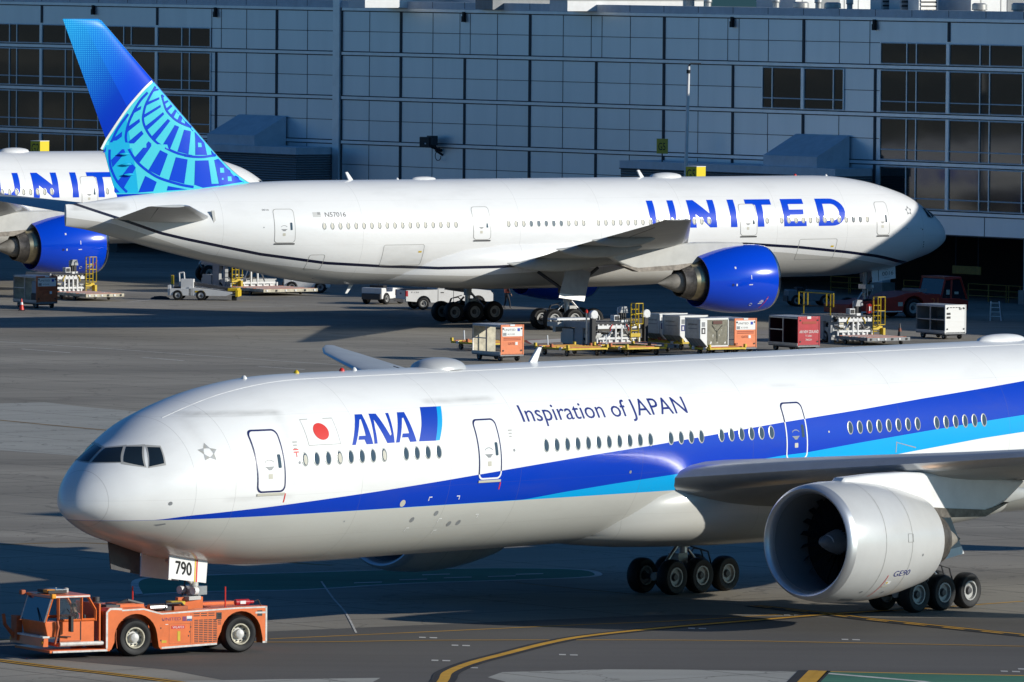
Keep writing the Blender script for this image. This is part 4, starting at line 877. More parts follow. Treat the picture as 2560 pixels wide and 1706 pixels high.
_q = []
for x, y in ((-4, 312.0), (-2.4, 313.2), (-.8, 314.0), (-5.6, 310.4), (0.2, 315.2), (-3.2, 314.6)): _q += [[(x, y), (x + 1.0, y + .5), (x + 1.0, y + .9), (x, y + .4)]]
sheet('island_lettering', _q, WPAINT, .012)
# ------------------------------------------------------------------ terminal wall: u runs along it to the right, v comes out of it, z up
FB = .9076; FO = Vector((-34.96, 642.8, 0)); FU = Vector((math.cos(FB), -math.sin(FB), 0)); FV = Vector((-math.sin(FB), -math.cos(FB), 0))
FM = Matrix(((FU.x, -FV.x, 0, FO.x), (FU.y, -FV.y, 0, FO.y), (0, 0, 1, 0), (0, 0, 0, 1)))
FW, Z0, FS = 14.64, 18.14, 3.129
ZL = [Z0 - i * FS for i in range(5)]; ZS = 4.25; ZTOP = 18.75
def wall_mat():
    m, t, b = newmat('metal_wall_panels')
    tc = t.nodes.new('ShaderNodeTexCoord'); sp = t.nodes.new('ShaderNodeSeparateXYZ'); t.links.new(tc.outputs['Object'], sp.inputs[0])
    cu = math_(t, 'FLOOR', math_(t, 'DIVIDE', sp.outputs[0], FW / 4)); cz = math_(t, 'FLOOR', math_(t, 'DIVIDE', math_(t, 'SUBTRACT', sp.outputs[2], Z0), FS / 2))
    cb = t.nodes.new('ShaderNodeCombineXYZ'); t.links.new(cu, cb.inputs[0]); t.links.new(cz, cb.inputs[1]); wn = t.nodes.new('ShaderNodeTexWhiteNoise'); t.links.new(cb.outputs[0], wn.inputs['Vector'])
    n = t.nodes.new('ShaderNodeTexNoise'); n.inputs['Scale'].default_value = .35; n.inputs['Detail'].default_value = 6
    mp = t.nodes.new('ShaderNodeMapping'); mp.inputs['Scale'].default_value = (2.5, 1, .35); t.links.new(tc.outputs['Object'], mp.inputs[0]); t.links.new(mp.outputs[0], n.inputs['Vector'])
    k = math_(t, 'ADD', math_(t, 'MULTIPLY', wn.outputs['Value'], .10), math_(t, 'MULTIPLY', n.outputs['Fac'], .28)); k = math_(t, 'ADD', k, .72)
    c = mixc(t, k, (.36, .44, .48), (.80, .88, .92))
    t.links.new(c, b.inputs['Base Color']); b.inputs['Roughness'].default_value = .42; b.inputs['Metallic'].default_value = .65
    return m
WALL = wall_mat(); TRIM = mat('wall_trim', (.64, .70, .74), .45, grime=.15, scale=1); LEDGE = mat('metal_ledge', (.84, .90, .93), .42, .65, grime=.1, scale=1); JOINT = mat('wall_joint_dark', (.035, .042, .05), .6)
ROOFM = mat('roof_gravel', (.33, .31, .28), .9, grime=.3, scale=1)
def corrug():
    m, t, b = newmat('corrugated_siding'); tc = t.nodes.new('ShaderNodeTexCoord'); sp = t.nodes.new('ShaderNodeSeparateXYZ'); t.links.new(tc.outputs['Object'], sp.inputs[0])
    s = math_(t, 'SINE', math_(t, 'MULTIPLY', sp.outputs[2], 2 * math.pi / .17)); bp = t.nodes.new('ShaderNodeBump'); bp.inputs['Distance'].default_value = .05; bp.inputs['Strength'].default_value = .9
    t.links.new(s, bp.inputs['Height']); t.links.new(bp.outputs[0], b.inputs['Normal']); c = mixc(t, math_(t, 'MULTIPLY', math_(t, 'ADD', s, 1), .5), (.14, .15, .16), (.30, .32, .33)); t.links.new(c, b.inputs['Base Color']); b.inputs['Roughness'].default_value = .5
    return m
CORR = corrug()
def wavy_glass():
    m, t, b = newmat('reflective_window_glass'); b.inputs['Base Color'].default_value = (.012, .018, .02, 1); b.inputs['Roughness'].default_value = .07; b.inputs['Specular IOR Level'].default_value = .6; b.inputs['IOR'].default_value = 1.55
    tc = t.nodes.new('ShaderNodeTexCoord'); n = t.nodes.new('ShaderNodeTexNoise'); n.inputs['Scale'].default_value = .22; n.inputs['Detail'].default_value = 2
    mp = t.nodes.new('ShaderNodeMapping'); mp.inputs['Scale'].default_value = (.8, 1, 1.3); t.links.new(tc.outputs['Object'], mp.inputs[0]); t.links.new(mp.outputs[0], n.inputs['Vector'])
    bp = t.nodes.new('ShaderNodeBump'); bp.inputs['Strength'].default_value = .22; bp.inputs['Distance'].default_value = .05; t.links.new(n.outputs['Fac'], bp.inputs['Height']); t.links.new(bp.outputs[0], b.inputs['Normal'])
    return m
WGLASS = wavy_glass()
term = thing('terminal_building', 'long blue-grey panelled terminal building filling the background, with ribbon windows and a flat roof', 'building')
term.matrix_world = FM
U0, U1 = -45, 300
def tb(mb, u0, u1, v0, v1, z0, z1, m): mb.bx(u0, u1, -v1, -v0, z0, z1, m)
mb = MB(); tb(mb, U0, U1, -14, 0, ZS, ZTOP - .5, WALL); tb(mb, U0, U1, -.6, .05, ZTOP - .5, ZTOP, TRIM)
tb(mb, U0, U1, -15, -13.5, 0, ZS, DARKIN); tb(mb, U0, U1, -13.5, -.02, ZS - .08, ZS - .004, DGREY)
WALLO = mb
mb = MB(); tb(mb, U0, U1, -40, -.6, ZTOP - .6, ZTOP - .45, ROOFM); mb.build('roof', term, 0)
k0, k1 = -3, 20
# pilaster between the two fronts, then joints
PK = 2.50 * FW
mb = MB(); tb(mb, PK - .38, PK + .38, 0, .22, ZS, ZTOP + .9, LEDGE); tb(mb, PK - .50, PK - .40, 0, .06, ZS, ZTOP - .5, JOINT); tb(mb, PK + .40, PK + .50, 0, .06, ZS, ZTOP - .5, JOINT); mb.build('pilaster', term, 0)
tb_ = MB(); tb(tb_, U0, PK - .5, -.6, .05, ZTOP, ZTOP + .75, LEDGE); tb_.build('raised_parapet', term, 0)
mb = MB()
for j, z in enumerate(ZL):
    for a, b in ((U0, PK - .5), (PK + .5, U1)):
        tb(mb, a, b, 0, .10, z - .10, z + .10, LEDGE); tb(mb, a, b, 0, .03, z + .10, z + .17, JOINT); tb(mb, a, b, 0, .03, z - .17, z - .10, JOINT)
mb.build('ledge', term, 0)
glass = []      # (u0, u1, row top, row bottom)
for a, b in ((-44, 1.455 * FW), (6.54 * FW, 300)):
    for j in range(4): glass.append((a, b, ZL[j] - (FS * .49 if j == 0 else .2), ZL[j + 1] + .2))
glass.append((5.715 * FW, 6.285 * FW, ZL[1] - .2, ZL[2] + .2))
def inglass(u, z): return any(a - .01 < u < b + .01 and lo < z < hi for a, b, hi, lo in glass)
mb = MB()
for k in range(k0, k1):
    for f, wd, rows in ((0, .24, range(4)), (.25, .035, range(5)), (.5, .22, range(1, 4)), (.75, .035, range(5)), (.46, .035, (0,)), (.54, .035, (0,))):
        u = (k + f) * FW
        if abs(u - PK) < .6: continue
        for j in rows:
            hi = ZL[j] - .17; lo = (ZL[j + 1] + .17) if j < 4 else ZS
            if inglass(u, (hi + lo) / 2 - .6): 
                if f or j > 0: continue
                lo = hi - FS * .40
            tb(mb, u - wd / 2, u + wd / 2, 0, .02 if wd < .1 else .05, lo, hi, JOINT)
        if f in (0, .25, .5, .75): tb(mb, u - .02, u + .02, .05, .06, Z0 + .17, ZTOP, JOINT)
for j in range(4):
    zc = ZL[j] - FS / 2; cuts = sorted([(a, b) for a, b, hi, lo in glass if lo < zc < hi]); u = U0
    for a, b in cuts + [(U1, U1)]:
        if a > u:
            for x0, x1 in (((u, PK - .5), (PK + .5, a)) if u < PK < a else ((u, a),)): tb(mb, x0, x1, 0, .018, zc - .02, zc + .02, JOINT)
        u = b
WALLO.add(mb.v, mb.f, [mb.mats[k] for k in mb.m]); WALLO.build('wall', term, 0)
# windows: one part for each bay of each storey
def window(u0, u1, z0, z1, sub):
    mb = MB(); tb(mb, u0, u1, 0, .025, z0, z1, WGLASS); w_ = mb.build('window', term, 0)
    mb = MB()
    for u in [u0] + sub + [u1]: tb(mb, u - .04, u + .04, .025, .09, z0, z1, LEDGE)
    if z1 - z0 > 2: h = z0 + (z1 - z0) * .25; tb(mb, u0, u1, .025, .08, h - .035, h + .035, TRIM)
    for z in (z0 + .03, z1 - .03): tb(mb, u0, u1, .025, .085, z - .03, z + .03, TRIM)
    mb.build('window_frame', w_, 0)
for a, b, hi, lo in glass:
    k = math.floor(a / FW + 1e-6)
    while k * FW < min(b, 130):
        u0, u1 = max(a, k * FW + .14), min(b, (k + 1) * FW - .14)
        if u1 - u0 > .5: window(u0, u1, lo, hi, [(k + f) * FW for f in (.215, .28, .5, .72, .785) if u0 + .3 < (k + f) * FW < u1 - .3] if hi - lo < 2 or b - a > 20 else [(k + f) * FW for f in (.785, .215) if u0 + .3 < (k + f) * FW < u1 - .3])
        k += 1
for k in range(-3, 9):
    u = k * FW
    for a, b, hi, lo in glass:
        if a < u < b: mb = MB(); tb(mb, u - .14, u + .14, 0, .12, lo, hi, LEDGE); mb.build('window_mullion', term, 0)
# rain spouts under the top ledge
for k in (.46, 1.5, 2.5 + .0, 3.5, 5.5, 6.5):
    if k == 2.5: continue
    mb = MB(); u = k * FW; tb(mb, u - .11, u + .11, .03, .2, Z0 - .35, Z0 - .05, BLACK); tb(mb, u - .13, u + .13, .05, .25, Z0 - .75, Z0 - .35, BLACK); mb.build('rain_spout', term, 0)
# low siding-clad annexes with lean-to rooflights
for a, b, d, zt, la, lb in ((1.30 * FW, 2.46 * FW, 3.2, 8.35, 1.70, 2.09), (4.96 * FW, 6.49 * FW, 3.2, 8.35, 5.96, 6.335)):
    mb = MB(); tb(mb, a, b, .12, d, ZS, zt - .5, CORR); tb(mb, a - .05, b + .05, .12, d + .08, zt - .5, zt, TRIM); tb(mb, a - .05, b + .05, d + .08, d + .11, zt - .56, zt - .5, JOINT); mb.build('siding_annex', term, 0)
    mb = MB(); P = [(-.12, zt), (-2.9, zt), (-2.9, zt + .72), (-.12, zt + 2.1)]
    mb.prism(P, la * FW, lb * FW, TRIM, 'YZ'); mb.build('lean_to_rooflight', term, 0)
for k in range(-3, 9):
    mb = MB(); u = (k + .52) * FW; tb(mb, u - .35, u + .35, -.9, -.2, 0, ZS, TRIM); tb(mb, u - .6, u + .6, -1.1, 0, 0, .9, ROOFM); mb.build('ground_floor_column', term, 0)
# things seen in the dark ground floor
def wp(u, v, z=0): return FM @ Vector((u, -v, z))
# ------------------------------------------------------------------ roof plant, each standing on the roof
def roofthing(name, label, cat, u, v, group='plant on the terminal roof'):
    o = thing(name, label, cat, wp(u, v, ZTOP - .45), 0, group); o.rotation_euler = (0, 0, R(30)); return o
ZR = 0.
SILV = mat('galvanised_steel', (.62, .62, .60), .4, .5, grime=.25, scale=2)
for u, h, r, lab in ((4.99, 1.6, .50, 'tall silver roof vent beside a narrower one above the left of the lamp pole'), (5.13, 1.35, .28, 'narrow silver roof vent right of a taller wider one'), (5.62, 1.5, .27, 'narrow silver pipe vent left of the low wide roof fans'), (5.80, .85, .52, 'low wide silver roof fan, first of the pair'), (5.92, 1.5, .26, 'slim silver vent between the two low roof fans'), (6.02, .85, .56, 'low wide silver roof fan, second of the pair'), (6.14, 1.4, .24, 'slim silver vent right of the low roof fans, left of the louvres'), (7.03, .95, .5, 'capped silver roof vent right of the louvred hoods'), (7.29, 1.0, .46, 'capped silver roof vent left of the sloping white duct')):
    t = roofthing('roof_vent', lab, 'vent', u * FW, -2.2); mb = MB(); mb.lathe([(0, r * .8), (h * .55, r * .8), (h * .56, r), (h * .9, r), (h, r * .75)], SILV, 'Z', 18, caps=(False, True)); mb.build('vent_body', t, 40)
    mb = MB(); mb.lathe([(h * .52, r * 1.04), (h * .56, r * 1.04)], MGREY, 'Z', 18); mb.build('vent_collar', t, 0)
for u, lab in ((6.40, 'white louvred roof hood, leftmost of three'), (6.53, 'white louvred roof hood, middle of three'), (6.66, 'white louvred roof hood, rightmost of three')):
    t = roofthing('louvre_hood', lab, 'vent', u * FW, -2.0); mb = MB(); mb.bx(-.75, .75, -.7, .6, 0, 1.5, WHITE); mb.build('hood_case', t, 0); mb = MB()
    for i in range(5): mb.bx(-.62, .62, -.78, -.70, .2 + i * .27, .36 + i * .27, SILV); mb.bx(-.62, .62, -.73, -.70, .36 + i * .27, .47 + i * .27, DGREY)
    mb.build('louvre', t, 0)
for u, w_, lab in ((7.95, 1.0, 'grey roof cooling box nearest the white duct'), (8.1, 1.0, 'grey roof cooling box with a dark square fan, second from the duct'), (8.24, .9, 'grey roof cooling box at the far right edge of the roofline')):
    t = roofthing('cooling_unit', lab, 'air conditioner', u * FW, -2.4); mb = MB(); mb.bx(-w_, w_, -.7, .7, 0, 1.15, LGREY); mb.build('unit_case', t, 0); mb = MB(); mb.bx(-w_ * .8, w_ * .3, -.74, -.70, .2, .95, DARKIN); mb.build('fan_grille', t, 0)
t = roofthing('roof_duct', 'big sloping white duct rising out of the top of the photo on the roof', 'duct', 7.62 * FW, -2.6)
mb = MB(); mb.prism([(-2.6, 2.6), (-1.0, .1), (2.4, .1), (2.4, 2.8)], -.8, .8, WHITE); mb.build('duct_body', t, 0); mb = MB(); mb.prism([(-2.75, 2.6), (-1.1, 0), (-.95, 0), (-2.5, 2.6)], -.86, -.8, DGREY); mb.build('duct_edge', t, 0)
for u, l, h, lab, mm in ((4.45, 5.4, .75, 'low white roof curb left of the lamp pole', WHITE), (3.0, 6.5, 1.0, 'white roof housing nearest the tall pilaster', WHITE), (3.75, 4., .7, 'low dark roof housing between two white ones', MGREY)):
    t = roofthing('roof_housing', lab, 'roof housing', u * FW, -3.2); mb = MB(); mb.bx(-l, l, -1.2, 1.2, 0, h, mm); mb.build('housing_body', t, 0); mb = MB(); mb.bx(-l - .08, l + .08, -1.28, 1.28, h, h + .08, LGREY); mb.build('housing_lid', t, 0)
for u, l, lab in ((5.35, 5., 'pale plant room at the back of the roof, behind the low roof fans'), (6.75, 7., 'pale plant room at the back of the roof, behind the louvred hoods'), (7.95, 5., 'pale plant room at the back of the roof, in the top right corner'), (3.3, 8., 'pale plant room at the back of the roof, right of the tall pilaster')):
    t = roofthing('plant_room', lab, 'plant room', u * FW, -11); mb = MB(); mb.bx(-l, l, -2.5, 2.5, 0, 3.6, WHITE)
    for i in range(9): x = -l + (i + .5) * l / 4.5; mb.bx(x - .03, x + .03, -2.53, -2.5, 0, 3.6, LGREY)
    mb.bx(-l * .6, -l * .3, -2.54, -2.5, .4, 1.6, MGREY); mb.bx(l * .2, l * .5, -2.54, -2.5, .5, 1.5, DGREY); mb.build('plant_wall', t, 0)
    mb = MB(); mb.bx(-l - .15, l + .15, -2.65, 2.65, 3.6, 3.8, LGREY); mb.build('coping', t, 0)
# ------------------------------------------------------------------ the opposite pier, off to the left: seen only in the window reflections
pier = thing('pier_building', 'pale concourse out of frame, mirrored in the terminal windows', 'building', (-150, 655, 0))
BEIGE = mat('beige_render', (.15, .15, .13), .8, grime=.2, scale=.4)
DARKB = mat('dark_pier_cladding', (.05, .06, .06), .6)
mb = MB(); mb.bx(-16, 0, -110, 120, 0, 5.0, DARKB); mb.bx(-16, -.3, -110, 120, 5.0, 8.6, BEIGE); mb.bx(-16, -.1, -110, 120, 8.6, 11.8, DARKB); mb.bx(-15.6, -.4, -110, 120, 11.8, 13.2, BEIGE); mb.bx(-15.6, -.6, -110, 120, 13.2, 19.6, DARKB); mb.build('pier_wall', pier, 0)
mb = MB()
for y in range(-108, 120, 7): mb.bx(-.3, .3, y, y + 1.2 + (y * 7 % 3), 5.0, 8.6, DARKB)
mb.build('pier_window_band', pier, 0)
# ------------------------------------------------------------------ ground support equipment. Local x points out of the end facing the camera's right
GR_ = R(-57.1); GX = Vector((math.cos(GR_), math.sin(GR_), 0)); GY = Vector((-math.sin(GR_), math.cos(GR_), 0))
def wheel_set(parent, pts, r, wd, hub=None, name='wheel'):
    key = ('w', r, wd)
    if key not in WM_:
        a = wheel_mb(r, wd, RIM, 20); b = rim_mb(r, wd, RIM, 16); a.add(b.v, b.f, [b.mats[k] for k in b.m]); o = a.build('wheel', None, 40); WM_[key] = o.data; bpy.data.objects.remove(o)
    for p in pts:
        o = bpy.data.objects.new(name, WM_[key]); COL.objects.link(o); o.parent = parent; o.location = (p[0], p[1], r)
WM_ = {}
WOODP = mat('scuffed_panel', (.50, .46, .36), .7, grime=.5, scale=4); TARP = mat('olive_grey_tarpaulin', (.21, .195, .14), .55, grime=.35, scale=4, bump=.6); ULDM = mat('container_aluminium', (.58, .58, .57), .42, .55, grime=.22, scale=2.5)
PANELW = mat('sign_white', (.75, .75, .73), .5); INK = mat('sign_ink', (.02, .02, .022), .6); REDLET = mat('sign_red_ink', (.35, .05, .02), .6)
def txt(mb, s, m, o, ux, uy, w_, h):
    """lettering on a flat face: origin o, unit vectors ux (reading direction) and uy"""
    o, ux, uy = Vector(o), Vector(ux), Vector(uy); put_text(mb, s, lambda a, b: tuple(o + ux * a + uy * b), m, 0, w_, 0, h)
def cart(label, corner, body, inner, L=2.9, w_=1.5, texts=None, half=True, shelf=False, cat='baggage cart', group='box carts on the apron', rz=GR_, h=2.0):
    gx = Vector((math.cos(rz), math.sin(rz), 0)); gy = Vector((-math.sin(rz), math.cos(rz), 0))
    loc = Vector((corner[0], corner[1], 0)) - gx * L / 2 + gy * w_ / 2; t = thing('baggage_cart', label, cat, loc, rz, group); a, b, zb = L / 2, w_ / 2, .42
    mb = MB(); mb.bx(-a, a, -b, b, zb - .12, zb, MGREY); mb.bx(-a, a, -b - .03, -b + .05, zb - .05, zb + .1, ULDM); mb.bx(-a + .2, a - .2, -.3, .3, .2, zb - .12, DGREY); mb.build('deck', t, 0)
    mb = MB(); mb.bx(-a, a, -b, b, h - .05, h, ULDM); mb.bx(-a, a, -b, -b + .06, h - .13, h - .05, ULDM); mb.build('roof', t, 0, bevel=.02)
    mb = MB(); mb.bx(a - .06, a, -b, b, zb - .05, h + .02, body)
    for i in range(1, 5): mb.bx(a, a + .012, -b + .02, b - .02, zb + i * (h - zb) / 5 - .008, zb + i * (h - zb) / 5 + .008, body)
    for y in (-b, b - .06): mb.bx(a, a + .02, y, y + .06, zb - .05, h + .02, body)
    for y in (-b + .16, b - .16):
        for z in (zb + .18, h - .2): mb.lathe([(a + .01, .05), (a + .03, .05), (a + .03, .001)], INK, 'X', 8, (0, y, z))
    X = a + .018
    if texts == 'gate':
        mb.bx(a, X, -b + .1, b - .1, h - .62, h - .1, PANELW); txt(mb, 'UNITED', INK, (X + .003, -b + .22, h - .32), (0, 1, 0), (0, 0, 1), .72, .11); mb.bx(X, X + .004, b - .42, b - .26, h - .34, h - .18, NAVYB); mb.bx(X, X + .004, -b + .14, -b + .36, h - .58, h - .42, MGREY); txt(mb, 'K12105', INK, (X + .003, -b + .45, h - .54), (0, 1, 0), (0, 0, 1), .45, .08)
        for k in (0, 1): mb.bx(X, X + .004, -b + .2, b - .2, h - .74 - k * .09, h - .70 - k * .09, REDLET)
        txt(mb, 'GATE', REDLET, (X, -b + .48, h - 1.08), (0, 1, 0), (0, 0, 1), .42, .13); mb.bx(X, X + .004, b - .56, b - .40, h - 1.1, h - .93, PANELW)
        mb.bx(a, X + .01, -.15, .15, h - .06, h + .03, PANELW)
    if texts == 'nz':
        txt(mb, 'AIR NEW ZEALAND', PANELW, (X, -b + .1, h - .92), (0, 1, 0), (0, 0, 1), w_ - .2, .16); txt(mb, 'T 2361', PANELW, (X, -b + .5, h - 1.12), (0, 1, 0), (0, 0, 1), .45, .1); txt(mb, '706231', PANELW, (X, -b + .52, h - 1.34), (0, 1, 0), (0, 0, 1), .42, .1)
        mb.bx(X, X + .004, -b + .3, b - .25, h - .4, h - .26, REDLET); mb.bx(a, X + .012, -.13, .13, h - .12, h + .02, PANELW)
    if texts == 'white':
        for z in (h - .5, h - .72): mb.bx(X, X + .004, -b + .12, -b + .38, z - .06, z + .06, INK)
        for k in range(5): mb.bx(X, X + .004, -b + .15 + k * .2, -b + .28 + k * .2, h - .16, h - .12, INK)
        txt(mb, '80', INK, (X + .003, b - .5, h - .28), (0, 1, 0), (0, 0, 1), .18, .12); txt(mb, '0', INK, (X + .003, b - .24, h - .24), (0, 1, 0), (0, 0, 1), .09, .12)
    mb.build('end_panel', t, 0)
    mb = MB(); mb.bx(-a, -a + .05, -b, b, zb, h - .05, inner); mb.build('rear_panel', t, 0)
    if not half:
        mb = MB(); e = -.05 if half else a - .06; mb.bx(-a + .05, e, b - .05, b, zb, h - .05, inner)
        for i in range(1, 4): mb.bx(-a + .05, e, b - .06, b - .05, zb + i * .4 - .008, zb + i * .4 + .008, DGREY)
        mb.build('side_panel', t, 0)
    mb = MB()
    for x, y in ((-a + .03, -b + .03), (-.05, -b + .03), (-.05, b - .03)): mb.bx(x - .03, x + .03, y - .03, y + .03, zb, h - .05, ULDM)
    if shelf: mb.bx(-a + .05, a - .06, -b + .05, b - .1, 1.1, 1.16, ULDM)
    else: mb.bx(-a + .05, -.02, -b + .02, -b + .05, 1.2, 1.26, ULDM)
    mb.build('frame_post', t, 0)
    mb = MB(); mb.path([(-a, 0, .35), (-a - .6, 0, .35), (-a - .75, 0, .9)], .035, DGREY); mb.build('tow_bar', t, 0)
    wheel_set(t, [(x, y, 0) for x in (-a + .45, a - .35) for y in (-b + .2, b - .2)], .21, .14); return t
cart('orange ended baggage cart with open cream sides, nearest the white airliner roof dome', (-.62, 475.2), CARTOR, CREAM, texts='gate')
cart('orange ended baggage cart right of the grey tarpaulin container', (12.45, 485.6), CARTOR, CREAM, texts='gate')
cart('red baggage cart with white airline lettering left of the yellow ladder loader', (16.1, 488.6), RED, mat('dark_red_inside', (.05, .006, .012), .6), texts='nz', half=False)
cart('white shelved baggage cart standing alone near the black cone', (25.25, 506.0), PANELW, MGREY, texts='white', half=False, shelf=True)
cart('worn brown-orange baggage cart, shade painted into its end, at the left edge, half full, by the red cone', (-29.55, 538.6), ORANGE_D, CREAM, texts='gate')  # browner orange on the end panel also carries the shadow falling there
# bags left in the worn cart
def bag(label, x, y, z, d, m):
    t = thing('suitcase', label, 'suitcase', (x, y, z), GR_, 'bags in the worn cart'); mb = MB(); mb.box((0, 0, d[2] / 2), d, m); mb.build('shell', t, 0, bevel=.04); mb = MB(); mb.path([(-.12, 0, d[2]), (-.12, 0, d[2] + .06), (.12, 0, d[2] + .06), (.12, 0, d[2])], .015, INK); mb.build('handle', t, 0)
def at_(corner, x, y): p = Vector((corner[0], corner[1], 0)) + GX * x + GY * y; return p.x, p.y
bag('pale blue-grey box inside the worn brown-orange cart', *at_((-29.55, 538.6), -.75, .7), .92, (.9, .7, .75), mat('pale_blue_bag', (.38, .42, .48), .6)); bag('dark case under the pale box in the worn brown-orange cart', *at_((-29.55, 538.6), -.75, .7), .42, (.95, .8, .5), DGREY)
# unit load devices: freight containers with one bevelled lower side
def dolly(label, corner, L=3.3, w_=2.6, m=YELLOW, group='flat dollies on the apron', low=0):
    loc = Vector((corner[0], corner[1], -low * .0)) - GX * L / 2 + GY * w_ / 2; t = thing('container_dolly', label, 'dolly', loc, GR_, group); a, b = L / 2, w_ / 2
    mb = MB()
    for y in (-b, -b * .35, b * .35, b): mb.bx(-a, a, y - .06, y + .06, .36, .46, m)
    for x in (-a, -a * .5, 0, a * .5, a): mb.bx(x - .06, x + .06, -b, b, .38, .48, m)
    FR = mb; mb = MB()
    for i in range(9):
        x = -a + .2 + i * (L - .4) / 8; mb.tube((x, -b + .1, .49), (x, b - .1, .49), .04, m if i % 2 else ORANGE_D, n=8)
    mb.build('roller_deck', t, 40); mb = MB()
    for x in (-a, 0, a):
        for y in (-b, b): mb.bx(x - .1, x + .1, y - .05, y + .05, .48, .66, m if x else ORANGE_D)
    for x in (-a * .6, a * .6): mb.bx(x - .12, x + .12, -b - .08, -b, .34, .5, PANELW)
    FR.add(mb.v, mb.f, [mb.mats[k] for k in mb.m]); FR.build('frame', t, 0); mb = MB(); mb.path([(-a, 0, .35), (-a - .7, 0, .35), (-a - .85, .05, 1.0)], .04, WHITE); mb.build('tow_bar', t, 0)
    wheel_set(t, [(x, y, 0) for x in (-a + .5, a - .5) for y in (-b + .3, b - .3)], .19, .13); return t
def uld(label, corner, z=.53, L=1.5, front=None, group='aluminium air freight containers'):
    """corner = near bottom corner of the end that faces the camera's right"""
    loc = Vector((corner[0], corner[1], z)) - GX * L / 2 + GY * .72; t = thing('freight_container', label, 'air freight container', loc, GR_, group); a = L / 2
    P = [(.74, 0), (-.72, 0), (-1.16, .46), (-1.16, 1.58), (.74, 1.58)]
    mb = MB(); mb.prism(P, -a, a - .03, ULDM, 'YZ')
    for x in np.linspace(-a + .1, a - .15, 5): mb.add([(x - .02, -.73, .0), (x + .02, -.73, .0), (x + .02, -1.18, .46), (x - .02, -1.18, .46)], [(0, 1, 2, 3)], MGREY)
    for x in (-a + .02, a - .06): mb.bx(x - .03, x + .03, -1.18, -1.14, .46, 1.58, PANELW)
    mb.bx(-a, a, -1.19, -1.13, 1.52, 1.6, PANELW); txt(mb, 'jettainer', INK, (-a + .28, -1.166, 1.15), (1, 0, 0), (0, 0, 1), .95, .15); mb.bx(-a + .3, a - .3, -1.168, -1.162, .98, 1.03, MGREY)
    mb.build('container_body', t, 0)
    mb = MB(); mb.add([(a, -.70, .02), (a, -.70, 1.58), (a, -1.16, 1.58), (a, -1.16, .48)], [(0, 1, 2, 3)], PANELW); mb.bx(a - .03, a + .012, -1.16, .74, 1.5, 1.6, PANELW); mb.bx(a - .03, a + .012, .69, .74, 0, 1.58, PANELW); mb.bx(a - .03, a + .012, -.72, .74, 0, .07, PANELW)
    mb.bx(a, a + .006, -1.06, -.84, 1.12, 1.38, MGREY); mb.bx(a, a + .006, -1.08, -.82, .72, 1.06, NAVY if front is None else INK); mb.bx(a + .006, a + .009, -1.0, -.9, .78, .98, PANELW); mb.build('end_frame', t, 0)
    mb = MB(); n = 10; V = []
    for i in range(n + 1):
        for j in range(n + 1): V.append((a - .012 + .035 * math.sin(i * 1.9 + j * .6) * math.sin(j * 1.3) * (.4 + .6 * (1 - j / n)), -.70 + 1.39 * i / n, .07 + 1.43 * j / n))
    mb.add(V, [(i * (n + 1) + j, (i + 1) * (n + 1) + j, (i + 1) * (n + 1) + j + 1, i * (n + 1) + j + 1) for i in range(n) for j in range(n)], TARP if front else ULDM)
    if front:
        mb.bx(a + .03, a + .036, -.32, .3, 1.26, 1.44, mat('faded_maroon', (.12, .05, .04), .7))
        for q in (((-.35, 1.2), (-.02, .85)), ((.35, 1.2), (-.02, .85)), ((-.02, .85), (-.02, .3))): mb.bar((a + .035, q[0][0], q[0][1]), (a + .035, q[1][0], q[1][1]), .03, mat('tarp_strap', (.35, .33, .26), .6))
    mb.build('front_cover', t, 50); return t
dolly('yellow flat dolly behind the orange ended cart with open cream sides', (-1.6, 486.6)); dolly('yellow flat dolly right of the orange ended cart with open cream sides', (3.1, 481.2)); dolly('yellow flat dolly between the lone yellow dolly and the black-post loader', (6.4, 482.6)); dolly('yellow flat dolly carrying the grey tarpaulin container', (11.0, 483.0), 1.9, 2.4)
dolly('yellow flat dolly carrying the plain silver containers', (9.6, 489.8), 4.6, 2.4, low=.15)
uld('silver container with an olive grey tarpaulin front and a faded maroon patch', (10.85, 483.2), front=True)
uld('plain silver container just left of the tarpaulin-fronted one', (9.85, 490.0), L=1.75, z=.38); uld('plain silver container farthest left, mostly behind the loader post', (8.75, 492.4), L=1.5, z=.38)
